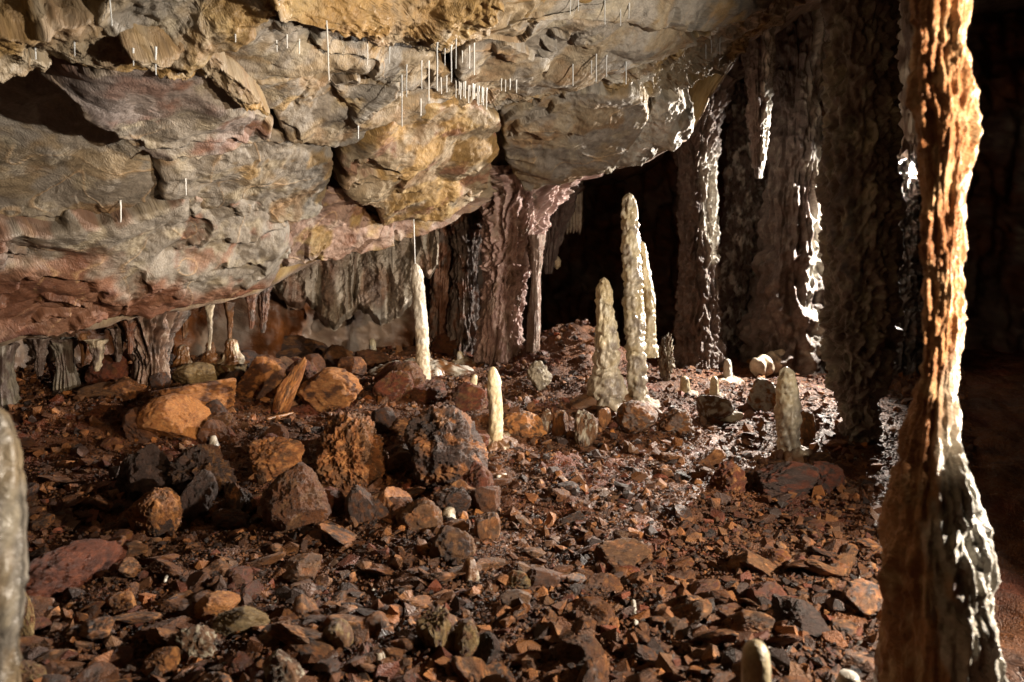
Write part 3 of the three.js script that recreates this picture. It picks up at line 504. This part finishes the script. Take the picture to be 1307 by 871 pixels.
// a broken block: a ball cut by random planes, then worn and roughened; unit size about 1 in every direction
function rockGeometry(seed, detail, o = {}) {
  const rnd = rng(seed * 7919 + 13), { verts, idx } = ico(detail), n = verts.length / 3;
  const planes = []; const np = o.planes ?? 11;
  for (let i = 0; i < np; i++) { const z = 2 * rnd() - 1, a = rnd() * 6.283, r = Math.sqrt(1 - z * z); planes.push([r * Math.cos(a), z, r * Math.sin(a), (o.near ?? 0.62) + 0.38 * rnd()]); }
  const sx = o.sx ?? 1, sy = o.sy ?? 1, sz = o.sz ?? 1, size = o.size ?? 0.1;
  const pos = new Float32Array(n * 3), col = new Float32Array(n * 3), uv = new Float32Array(n * 2);
  const round = o.round ?? 0.12, rough = (o.rough ?? 0.06) * (detail > 20 ? 1.5 : 1), f = o.freq ?? 2.2, s = seed * 3.71;
  for (let i = 0; i < n; i++) {
    const x = verts[i * 3], y = verts[i * 3 + 1], z = verts[i * 3 + 2];
    let acc = 0; const kk = 1 / Math.max(0.01, round) * 2.2;
    let m = 1.12, sum = Math.exp(-kk * 1.12);
    for (const p of planes) { const dt = p[0] * x + p[1] * y + p[2] * z; if (dt > 0.08) { const v = p[3] / dt; sum += Math.exp(-kk * v); } }
    let r = -Math.log(sum) / kk;
    r += rough * fbm(x * f + s, y * f, z * f, 4) + rough * 0.6 * (ridge(x * f * 4, y * f * 4 + s, z * f * 4, 3) - 0.6);
    if (detail > 12) r += rough * 0.2 * fbm(x * 20, y * 20, z * 20 + s, 3) - 0.03 * sst(0.35, 0.7, N3(x * 4 + s, y * 4, z * 4));
    if (o.crust) r += o.crust * (ridge(x * 5 + s, y * 5, z * 5, 4) - 0.6);
    const px = x * r * sx, py = y * r * sy, pz = z * r * sz;
    pos[i * 3] = px; pos[i * 3 + 1] = py; pos[i * 3 + 2] = pz;
    const q = { x: x * 0.45 * (size * 4 + 0.35) + s, y: y * 0.45 * (size * 4 + 0.35), z: z * 0.45 * (size * 4 + 0.35) };
    let c = paint(o.kind ?? 'brown', q, s);
    if (o.kind2) c = mix3(c, paint(o.kind2, q, s + 3), sst(-0.05, 0.3, fbm(x * 1.7 + s, y * 1.7, z * 1.7 + 5, 5)));
    col.set(c, i * 3); uv[i * 2] = (Math.atan2(z, x) * 1.0) * size * 4; uv[i * 2 + 1] = y * size * 6;
  }
  const g = new THREE.BufferGeometry();
  g.setAttribute('position', new THREE.BufferAttribute(pos, 3)); g.setAttribute('color', new THREE.BufferAttribute(col, 3)); g.setAttribute('uv', new THREE.BufferAttribute(uv, 2));
  g.setIndex(idx); g.computeVertexNormals(); return g;
}
const marks = [];
const brief = l => l.split(/,| (?:with|behind|beside|below|in|before|that|between|lying|leaning|at|on|next|under|directly|standing|cut|growing|near|among|rests|alone|touching|just) /)[0].split(' ').slice(0, 6).join(' ');
const taken2 = [];   // footprints [x, z, r]
let rockSeed = 100;
// boulder spanning x0..x1, y0..y1 in the photograph, resting on the floor where y1 is
function boulder(x0, y0, x1, y1, o) {
  const b = G((x0 + x1) / 2, y1), s = -b.z / FPX, w = (x1 - x0) * s, h = (y1 - y0) * s;
  const dz = o.deep ?? Math.min(w, h) * 0.75 + 0.1 * w, lean = o.lean ?? 0;
  const big = Math.max(x1 - x0, y1 - y0), detail = Math.round(clamp(big * 0.42, 10, 44));
  const g = rockGeometry(o.seed ?? rockSeed++, detail, { size: w, sx: 1, sy: 1, sz: 1, ...o });
  g.computeBoundingBox(); const bb = g.boundingBox, cx = (bb.max.x + bb.min.x) / 2, cy = (bb.max.y + bb.min.y) / 2, cz = (bb.max.z + bb.min.z) / 2;
  g.translate(-cx, -cy, -cz); g.scale(w / (bb.max.x - bb.min.x), h * 1.16 / (bb.max.y - bb.min.y), dz / (bb.max.z - bb.min.z)); g.computeVertexNormals();
  const m = new THREE.Mesh(g, o.mat ?? M.rock);
  const z = b.z - dz * 0.42; const p = P((x0 + x1) / 2, (y0 + y1) / 2, -z);
  m.position.set(p.x, p.y - h * 0.06, z); m.rotation.set(o.tiltX ?? 0, o.turn ?? 0, lean);
  taken2.push([p.x, z, Math.max(w, dz) * 0.42]); marks.push([p.x, z, brief(o.label)]);
  return thing(m, o.name ?? 'boulder', o.label, o.category ?? 'boulder', o.group);
}
const B = (x0, y0, x1, y1, kind, label, o = {}) => boulder(x0, y0, x1, y1, { kind, label, ...o });
B(180, 502, 270, 566, 'orange', 'bright orange angular boulder with a flat sunny face below the tan block', { planes: 8, round: 0.05, rough: 0.03, deep: 0.3 });
B(184, 482, 306, 534, 'orange', 'broad ochre orange slab lying behind the bright orange boulder', { kind2: 'brown', planes: 9, round: 0.06, rough: 0.04, deep: 0.35 });
B(219, 462, 281, 500, 'ochre', 'tan squarish block behind the broad ochre slab', { planes: 7, round: 0.06, deep: 0.2 });
B(158, 520, 204, 566, 'brown', 'dark brown block in the shadow beside the bright orange boulder', { planes: 8 });
B(260, 452, 318, 492, 'ochre', 'rough ochre rock behind the tan squarish block', { kind2: 'brown', rough: 0.09 });
B(296, 452, 372, 512, 'brown', 'dark rugged block that the leaning plank-like slab rests against', { kind2: 'orange', planes: 9, round: 0.07 });
B(357, 450, 380, 532, 'crust', 'narrow plank-like rock slab leaning on the dark rugged block', { lean: -0.42, planes: 16, rough: 0.05, round: 0.2, deep: 0.14, kind2: 'orange' });
B(378, 468, 466, 524, 'orange', 'orange brown faceted block beside the leaning plank-like slab', { kind2: 'brown', planes: 8, round: 0.06 });
B(96, 464, 168, 490, 'ochre', 'flat yellowish rock lying under the low rock shelf', { planes: 10, deep: 0.2, kind2: 'stone' });
B(102, 488, 162, 508, 'stone', 'flat brown rock below the flat yellowish one', { planes: 10, deep: 0.2 });
B(148, 566, 236, 642, 'dark', 'large black brown boulder behind the glowing encrusted one', { planes: 10, round: 0.08, rough: 0.08, deep: 0.35 });
B(222, 562, 304, 640, 'dark', 'lumpy dark grey boulder with a white bud on top', { kind2: 'stone', rough: 0.14, freq: 3, crust: 0.06, deep: 0.3 });
B(159, 622, 232, 690, 'crust', 'rounded orange boulder with glowing calcite crust', { rough: 0.07, crust: 0.14, planes: 26, near: 0.8, round: 0.2, kind2: 'orange' });
B(229, 600, 278, 668, 'dark', 'black rounded rock beside the orange encrusted boulder', { rough: 0.06, planes: 14, round: 0.15 });
B(284, 612, 328, 668, 'dark', 'small dark rock with a pale orange top beside the smooth brown boulder', { kind2: 'crust', rough: 0.12, crust: 0.1 });
B(326, 590, 426, 682, 'brown', 'smooth rounded brown boulder in front of the crusted one', { kind2: 'stone', planes: 26, near: 0.78, round: 0.2, rough: 0.06, freq: 1.6, deep: 0.32 });
B(396, 520, 500, 630, 'crust', 'big crusted orange grey boulder behind the smooth brown one', { kind2: 'stone', rough: 0.12, crust: 0.14, planes: 22, near: 0.75, round: 0.2, deep: 0.4 });
B(314, 556, 394, 616, 'crust', 'warty ochre rock between the dark boulder and big crusted one', { kind2: 'orange', rough: 0.1, crust: 0.12 });
B(520, 514, 624, 630, 'dark', 'dark grey angular boulder before the short cream stalagmite', { kind2: 'crust', planes: 9, round: 0.07, rough: 0.09, crust: 0.04, deep: 0.4, lean: 0.25 });
B(502, 634, 567, 680, 'stone', 'brown angular stone left of the white bud, with a flat face', { planes: 8, round: 0.06, kind2: 'crust' }).userData.label = 'brown angular stone with a flat face beside the white bud';
B(480, 620, 528, 668, 'crust', 'stone with a glowing orange edge before the dark angular boulder', { planes: 7, round: 0.04, kind2: 'orange', lean: 0.4 });
B(547, 668, 610, 720, 'stone', 'squarish grey brown block with bright top edge behind the pale stub', { planes: 7, round: 0.05, kind2: 'dark' });
B(548, 610, 612, 648, 'crust', 'rough orange brown stone directly below the dark angular boulder', { rough: 0.1 });
B(440, 618, 484, 668, 'dark', 'dark brown wedge between the big crusted boulder and the orange-edged stone', { kind2: 'brown', planes: 8 });
B(604, 655, 640, 690, 'crust', 'tan angular stone beside the squarish grey brown block', { planes: 8, round: 0.06 });
B(756, 688, 836, 730, 'stone', 'long brown block lying alone in the middle of the rubble', { planes: 9, round: 0.08, kind2: 'crust' });
B(8, 688, 144, 776, 'red', 'large flat dark red slab beside the blurred grey stalagmite', { planes: 8, round: 0.06, rough: 0.05, deep: 0.45 });
B(528, 778, 582, 842, 'ochre', 'upright ochre brown slab stone with streaked face', { planes: 8, round: 0.05, kind2: 'brown', rough: 0.08 });
B(574, 790, 612, 846, 'ochre', 'tan wedge stone beside the upright streaked slab stone', { planes: 7, round: 0.05, kind2: 'stone', lean: -0.3 });
B(604, 806, 640, 848, 'dark', 'dark square stone beside the tan wedge stone', { planes: 7, round: 0.05 });
B(708, 812, 772, 856, 'brown', 'broad brown block with stepped top in the front rubble', { planes: 8, round: 0.06, kind2: 'stone' });
B(786, 512, 842, 552, 'crust', 'flat pale red plate at the foot of the tallest stalagmite', { planes: 8, round: 0.05, lean: -0.25, deep: 0.2, kind2: 'pink' });
B(952, 482, 998, 524, 'white', 'white-topped lumpy rock behind the stout grey stalagmite', { kind2: 'crust', rough: 0.12, crust: 0.1 });
B(906, 586, 956, 632, 'red', 'reddish rugged stone on the shaded floor before the stout stalagmite', { rough: 0.12, kind2: 'crust' });
B(965, 588, 1046, 640, 'dark', 'dark broad block below the stout grey stalagmite', { planes: 8, round: 0.08, kind2: 'red' });
B(1030, 590, 1080, 630, 'red', 'reddish brown rock beside the dark broad block', { rough: 0.1, kind2: 'dark' });
B(980, 764, 1068, 812, 'dark', 'dark pointed flat plate on the rubble near the big column', { planes: 7, round: 0.04, lean: -0.3, deep: 0.16 });
B(638, 524, 700, 562, 'orange', 'layered orange rock behind the short cream stalagmite', { kind2: 'stone', rough: 0.08, planes: 8, round: 0.05 });
B(688, 522, 704, 556, 'stone', 'small upright pale stone beside the layered orange rock', { kind2: 'dirty' });
B(704, 524, 726, 560, 'crust', 'small upright brown stone beside the pale upright one', {});
B(732, 524, 764, 572, 'stone', 'rugged grey stone before the flowstone foot', { kind2: 'dirty', rough: 0.13, crust: 0.08 });
B(762, 520, 780, 546, 'crust', 'little tan stone at the flowstone foot', {});
B(1020, 524, 1040, 562, 'stone', 'tan leaning stone touching the stout grey stalagmite', { lean: 0.15, kind2: 'crust' });
B(672, 460, 706, 500, 'dirty', 'pale hollowed rock crust in front of the dark hummock', { rough: 0.2, crust: 0.16 });
B(14, 752, 42, 824, 'ochre', 'small upright ochre stone next to the blurred grey stalagmite', { kind2: 'brown' });
B(10, 842, 60, 890, 'stone', 'grey tan stone at the foot of the blurred grey stalagmite', { kind2: 'ochre', rough: 0.08 });
B(213, 793, 282, 848, 'stone', 'speckled grey brown stone with sparkling crust in the front rubble', { kind2: 'dirty', rough: 0.1, crust: 0.06 });
B(184, 826, 230, 866, 'orange', 'rounded orange brown stone beside the speckled one', { kind2: 'brown' });
B(134, 752, 178, 784, 'orange', 'bright orange small stone near the dark red slab', { kind2: 'crust' });
B(270, 776, 346, 810, 'ochre', 'flat tan plate stone behind the speckled grey brown stone', { planes: 8, round: 0.05, deep: 0.12 });
B(246, 758, 306, 792, 'orange', 'flat orange brown wedge behind the flat tan plate', { planes: 7, round: 0.05, deep: 0.12 });
B(334, 828, 390, 884, 'stone', 'grey tan jagged stone in the front rubble with white specks', { kind2: 'dirty', planes: 8, round: 0.05 });
B(408, 790, 452, 834, 'stone', 'tan flat-faced stone between the speckled and streaked stones', { planes: 7, round: 0.05, kind2: 'ochre' });
B(632, 728, 684, 754, 'ochre', 'flat golden yellow stone lying in mid floor', { planes: 9, round: 0.06, deep: 0.09, lean: 0.2, kind2: 'orange' });
B(668, 724, 716, 756, 'brown', 'flat brown stone leaning on the golden yellow one', { planes: 8, round: 0.06 });
B(636, 752, 680, 780, 'stone', 'brown flat stone just below the golden yellow one', { planes: 8, round: 0.06 });
B(150, 690, 192, 716, 'crust', 'small orange rock at the foot of the encrusted boulder', {});
B(548, 424, 608, 452, 'brown', 'brown rock in the shade below the hanging curtain', { kind2: 'red' });
B(520, 486, 572, 514, 'brown', 'flat brown rock under the foot of the slim white stalagmite', { kind2: 'red', deep: 0.2 });
B(400, 440, 452, 474, 'stone', 'grey brown rock at the recess mouth behind the orange faceted block', { kind2: 'dark' });
B(430, 455, 468, 482, 'brown', 'low brown rock beside the pale flowstone crust', { kind2: 'crust' });
B(340, 428, 420, 462, 'dark', 'dark rubble rock under the roof edge in the recess', { kind2: 'stone' });
B(838, 425, 862, 488, 'dirty', 'spiky coral-like grey clump beside the tallest stalagmite', { rough: 0.3, crust: 0.45, freq: 4, kind2: 'stone' });
B(868, 412, 890, 436, 'stone', 'small rock on the dark ground behind the fallen cream stub', { kind2: 'white', rough: 0.15 });
B(835, 520, 885, 556, 'crust', 'pale red rugged stone in the bright rubble', { kind2: 'pink', rough: 0.12 });
B(890, 505, 935, 540, 'stone', 'flat pale stone plate in the bright rubble', { kind2: 'white', planes: 8, round: 0.05 });
B(915, 524, 950, 540, 'cream', 'smooth cream fragment lying on the bright rubble', { planes: 18, round: 0.3, rough: 0.02, deep: 0.07 });

// the rest of the pile that climbs to the back: smaller blocks wedged between the big ones
{ const rp = rng(31337), tones = [['brown', 'brown'], ['red', 'dark red'], ['stone', 'dull brown'], ['crust', 'orange brown'], ['dark', 'blackish'], ['brown', 'brown'], ['red', 'dark red']], named = marks.slice();
  for (let i = 0; i < 52; i++) {
    const back = i < 34, px = back ? lerp(150, 640, rp()) : lerp(60, 560, rp()), py = back ? lerp(520, 690, rp()) : lerp(470, 530, rp()), w = lerp(26, 58, Math.pow(rp(), 1.3)), h = w * lerp(0.5, 0.95, rp());
    const [kind, tone] = tones[Math.floor(rp() * tones.length)], c = G(px, py); let best = named[0], bd = 1e9; for (const k of named) { const dd = Math.hypot(k[0] - c.x, k[1] - c.z); if (dd < bd) { bd = dd; best = k; } }
    boulder(px - w / 2, py - h, px + w / 2, py, { kind, kind2: rp() < 0.5 ? 'brown' : 'stone', planes: 7 + Math.floor(rp() * 4), round: 0.05, rough: 0.09, crust: rp() < 0.4 ? 0.07 : 0, lean: (rp() - 0.5) * 0.8, name: 'block', category: 'rock', group: 'blocks of the rock pile', label: `${w > 44 ? 'larger' : 'smaller'} ${h > w * 0.72 ? 'chunky' : 'flat'} ${tone} block wedged in the pile by the ${best[2]}` });
  } }

// fallen dripstone pieces: a rounded stick between two points on the floor
function stick(x0, y0, x1, y1, w, kind, label, o = {}) {
  const a = G(x0, y0), b = G(x1, y1), r = w * (-a.z / FPX) / 2; a.y += r * 0.8 + 0.012; b.y += r * 0.8 + 0.012;
  const L = a.distanceTo(b), cols = Math.max(14, Math.round(r * 6.3 / 0.006)), rows = Math.max(18, Math.round(L / 0.006));
  const m = sheet(rows, cols, (u, v) => {
    const th = v * 6.2832, e = Math.min(1, Math.sqrt(Math.max(0, 1 - (1 - Math.min(1, Math.min(u, 1 - u) * L / (r * 0.8))) ** 2)));
    const y = u * L, rr = r * (e + 0.001) * (1 + 0.12 * N3(y * 20, Math.cos(th), Math.sin(th) + w) + (o.ring ?? 0) * Math.sin(y / r * 5));
    const p = new THREE.Vector3(Math.cos(th) * rr, y, Math.sin(th) * rr); return [p, paint(kind, { x: p.x + x0, y: p.y, z: p.z }, 3), [th * r * 3, y * 3]];
  }, o.mat ?? M.calcite, true);
  m.position.copy(a); m.quaternion.setFromUnitVectors(new THREE.Vector3(0, 1, 0), b.clone().sub(a).normalize());
  return thing(m, o.name ?? 'fallen_stalactite', label, o.category ?? 'stalactite', o.group);
}
stick(868, 464, 901, 472, 17, 'cream', 'fallen stub of bright cream stalactite on the lit rubble');
stick(812, 808, 808, 774, 7, 'white', 'broken piece of white soda straw lying in the front rubble');
stick(962, 482, 1006, 468, 25, 'dirty', 'fallen knobbly grey stalactite lying behind the white-topped rock', { ring: 0.14 });
stick(608, 622, 622, 614, 5, 'white', 'small white straw fragment below the short cream stalagmite');
stick(634, 614, 646, 610, 4, 'white', 'tiny white straw fragment beside the small one');
stick(574, 716, 581, 704, 5, 'white', 'short white straw fragment on the squarish block');
stick(340, 540, 375, 532, 5, 'stone', 'thin brown stick-like stone lying below the leaning plank-like slab');
stick(60, 782, 78, 758, 8, 'pink', 'thin pale pink splinter by the dark red slab');
stick(210, 750, 214, 738, 5, 'white', 'tiny white splinter near the glowing encrusted boulder');

// ------------------------------------------------------------------ loose stones (each its own thing) and the fine rubble
const toneKinds = ['brown', 'loam', 'crust', 'brown', 'red', 'crust', 'dark', 'stone', 'loam', 'brown'];
// a sharp chip of rock: the hull of a few random points, flat faces
function chip(seed, kind) {
  const rnd = rng(seed * 31 + 7), pts = [];
  for (let i = 0; i < 11; i++) { const z = 2 * rnd() - 1, a = rnd() * 6.283, r = Math.sqrt(1 - z * z), k = 0.8 + 0.35 * rnd(); pts.push(new THREE.Vector3(r * Math.cos(a) * k, z * k, r * Math.sin(a) * k)); }
  const g = new ConvexGeometry(pts), p = g.attributes.position.array, col = new Float32Array(p.length), uv = new Float32Array(p.length / 3 * 2);
  for (let i = 0; i < p.length; i += 3) { const c = paint(kind, { x: p[i] * 0.1 + seed, y: p[i + 1] * 0.1, z: p[i + 2] * 0.1 }, seed); col.set(c, i); uv[i / 3 * 2] = (p[i] + p[i + 1] * 0.4) * 0.15; uv[i / 3 * 2 + 1] = (p[i + 2] + p[i + 1] * 0.6) * 0.15; }
  g.setAttribute('color', new THREE.BufferAttribute(col, 3)); g.setAttribute('uv', new THREE.BufferAttribute(uv, 2)); return g;
}
const stoneGeos = []; for (let i = 0; i < 18; i++) stoneGeos.push(rockGeometry(500 + i, 15, { kind: toneKinds[i % 10], kind2: toneKinds[(i * 3 + 1) % 10], planes: 7 + i % 4, near: 0.5, round: 0.02, rough: 0.08, freq: 3.2, crust: 0.05, size: 0.1 }));
const free = (x, z, r) => taken2.every(([a, b, c]) => (a - x) ** 2 + (b - z) ** 2 > (c + r) ** 2);
const rs = rng(9091);
const spots = []; let tries = 0;
while (spots.length < 285 && tries++ < 20000) {
  const px = lerp(20, 1110, rs()), py = lerp(520, 900, Math.pow(rs(), 0.6));
  const p = G(px, py), d = -p.z, size = lerp(0.022, 0.075, Math.pow(rs(), 1.6));
  if (!free(p.x, p.z, size * 0.5)) continue;
  spots.push([p.x, p.z, size]); taken2.push([p.x, p.z, size * 0.55]);
}
spots.forEach(([x, z, size], i) => {
  const gi = Math.floor(rs() * stoneGeos.length), g = stoneGeos[gi];
  const m = new THREE.Mesh(g, M.rock); const fl = 0.2 + 0.42 * rs();
  m.scale.set(size * (0.9 + 0.5 * rs()), size * fl, size * (0.7 + 0.4 * rs()));
  m.rotation.set((rs() - 0.5) * 1.1, rs() * 6.28, (rs() - 0.5) * 1.1);
  m.position.set(x, floorBase(x, -z) + size * fl * 0.32, z);
  const tone = { brown: 'brown', loam: 'tan brown', crust: 'orange brown', red: 'reddish', dark: 'blackish', stone: 'dull brown' }[toneKinds[gi % 10]];
  let best = marks[0], bd = 1e9; for (const k of marks) { const dd = Math.hypot(k[0] - x, k[1] - z); if (dd < bd) { bd = dd; best = k; } }
  thing(m, 'stone', `${size > 0.05 ? 'large' : size > 0.034 ? 'middling' : 'small'} ${fl < 0.45 ? 'flat' : 'chunky'} ${tone} loose stone near the ${best[2]}`, 'stone', 'loose stones in the floor rubble');
});
{
  const rubble = new THREE.Group();
  const V = 20, per = []; for (let i = 0; i < V; i++) per.push([]);
  const q = new THREE.Quaternion(), e = new THREE.Euler(), mt = new THREE.Matrix4(), sc = new THREE.Vector3(), ps = new THREE.Vector3();
  const put = (x, z, size) => {
    const fl = 0.35 + 0.55 * rs();
    e.set((rs() - 0.5) * 1.6, rs() * 6.28, (rs() - 0.5) * 1.6); q.setFromEuler(e);
    sc.set(size * (0.8 + 0.6 * rs()), size * fl, size * (0.65 + 0.5 * rs())); ps.set(x, floorBase(x, -z) + size * fl * (0.5 * rs() - 0.15) + 0.003, z);
    per[rs() < 0.006 && size < 0.011 ? V - 1 : Math.floor(rs() * (V - 1))].push(mt.clone().compose(ps, q, sc));
  };
  for (let i = 0; i < 20000; i++) { const d = 1.1 + 5.6 * Math.pow(rs(), 1.35), x = lerp(-0.82 * d - 0.2, 0.62 * d + 0.2, rs()); put(x, -d, lerp(0.006, 0.042, Math.pow(rs(), 3.6))); }
  for (let i = 0; i < 70000; i++) { const d = 1.1 + 4.6 * Math.pow(rs(), 1.5), x = lerp(-0.82 * d - 0.2, 0.62 * d + 0.2, rs()); put(x, -d, lerp(0.003, 0.010, Math.pow(rs(), 1.5))); }
  for (let i = 0; i < V; i++) {
    const g = chip(700 + i, i === V - 1 ? 'white' : toneKinds[i % 10]);
    const im = new THREE.InstancedMesh(g, M.rock, per[i].length); const c = new THREE.Color();
    per[i].forEach((mm, k) => { im.setMatrixAt(k, mm); const v = 0.6 + 0.9 * rs() * rs() + (rs() < 0.02 ? 0.9 : 0); c.setRGB(v * 1.03, v, v * (0.9 + 0.15 * rs())); im.setColorAt(k, c); });
    im.name = 'rubble'; rubble.add(im);
  }
  add(rubble, 'floor_rubble', 'fine brown rubble and chips covering the cave floor', 'rubble', null, 'stuff');
}

// ------------------------------------------------------------------ the photographer's flash lamps on their stands
const flashLabels = ['black flash lamp on a thin stand lighting the roof and rubble', 'black flash lamp on a thin stand behind the dark columns', 'black flash lamp on a thin stand aimed at the large orange column'];
const lampBlack = new THREE.MeshStandardMaterial({ color: 0x17181a, roughness: 0.5 }), lampGlow = new THREE.MeshStandardMaterial({ color: 0xffffff, emissive: 0xfff0dc, emissiveIntensity: 3, roughness: 0.6 });
FLASHES.forEach((f, i) => {
  const at = new THREE.Vector3(...f.at), dir = new THREE.Vector3(...f.to).sub(at).normalize(), q = new THREE.Quaternion().setFromUnitVectors(new THREE.Vector3(0, 1, 0), dir);
  const back = at.clone().addScaledVector(dir, -0.05), foot = floorBase(back.x, -back.z), root = new THREE.Group(); root.position.set(back.x, foot, back.z);
  const part = (name, g, m, y, turn) => { const o = new THREE.Mesh(g, m); o.name = name; o.position.y = y; if (turn) o.quaternion.copy(turn); root.add(o); return o; };
  const H = back.y - foot, head = dir.clone().multiplyScalar(-0.075);
  part('reflector', new THREE.LatheGeometry([[0.018, -0.03], [0.04, -0.005], [0.05, 0.025], [0.052, 0.028], [0.046, 0.0]].map(p => new THREE.Vector2(...p)), 24), lampBlack, H, q);
  part('glow_disc', new THREE.CylinderGeometry(0.036, 0.036, 0.004, 24), lampGlow, H, q);
  const h = part('lamp_head', new THREE.CylinderGeometry(0.03, 0.026, 0.1, 20), lampBlack, H + head.y, q); h.position.x = head.x; h.position.z = head.z;
  const px = head.x * 1.3, pz = head.z * 1.3, pole = part('pole', new THREE.CylinderGeometry(0.008, 0.01, H + head.y, 10), lampBlack, (H + head.y) / 2); pole.position.x = px; pole.position.z = pz;
  for (let k = 0; k < 3; k++) { const a = k * 2.094 + 0.4, leg = part('leg', new THREE.CylinderGeometry(0.006, 0.006, 0.5, 8), lampBlack, 0.19); leg.position.x = px + 0.16 * Math.cos(a); leg.position.z = pz + 0.16 * Math.sin(a); leg.quaternion.setFromUnitVectors(new THREE.Vector3(0, 1, 0), new THREE.Vector3(-0.3 * Math.cos(a), 0.4, -0.3 * Math.sin(a)).normalize()); }
  thing(root, 'flash_lamp', flashLabels[i], 'flash lamp');
});

renderer.render(scene, camera);
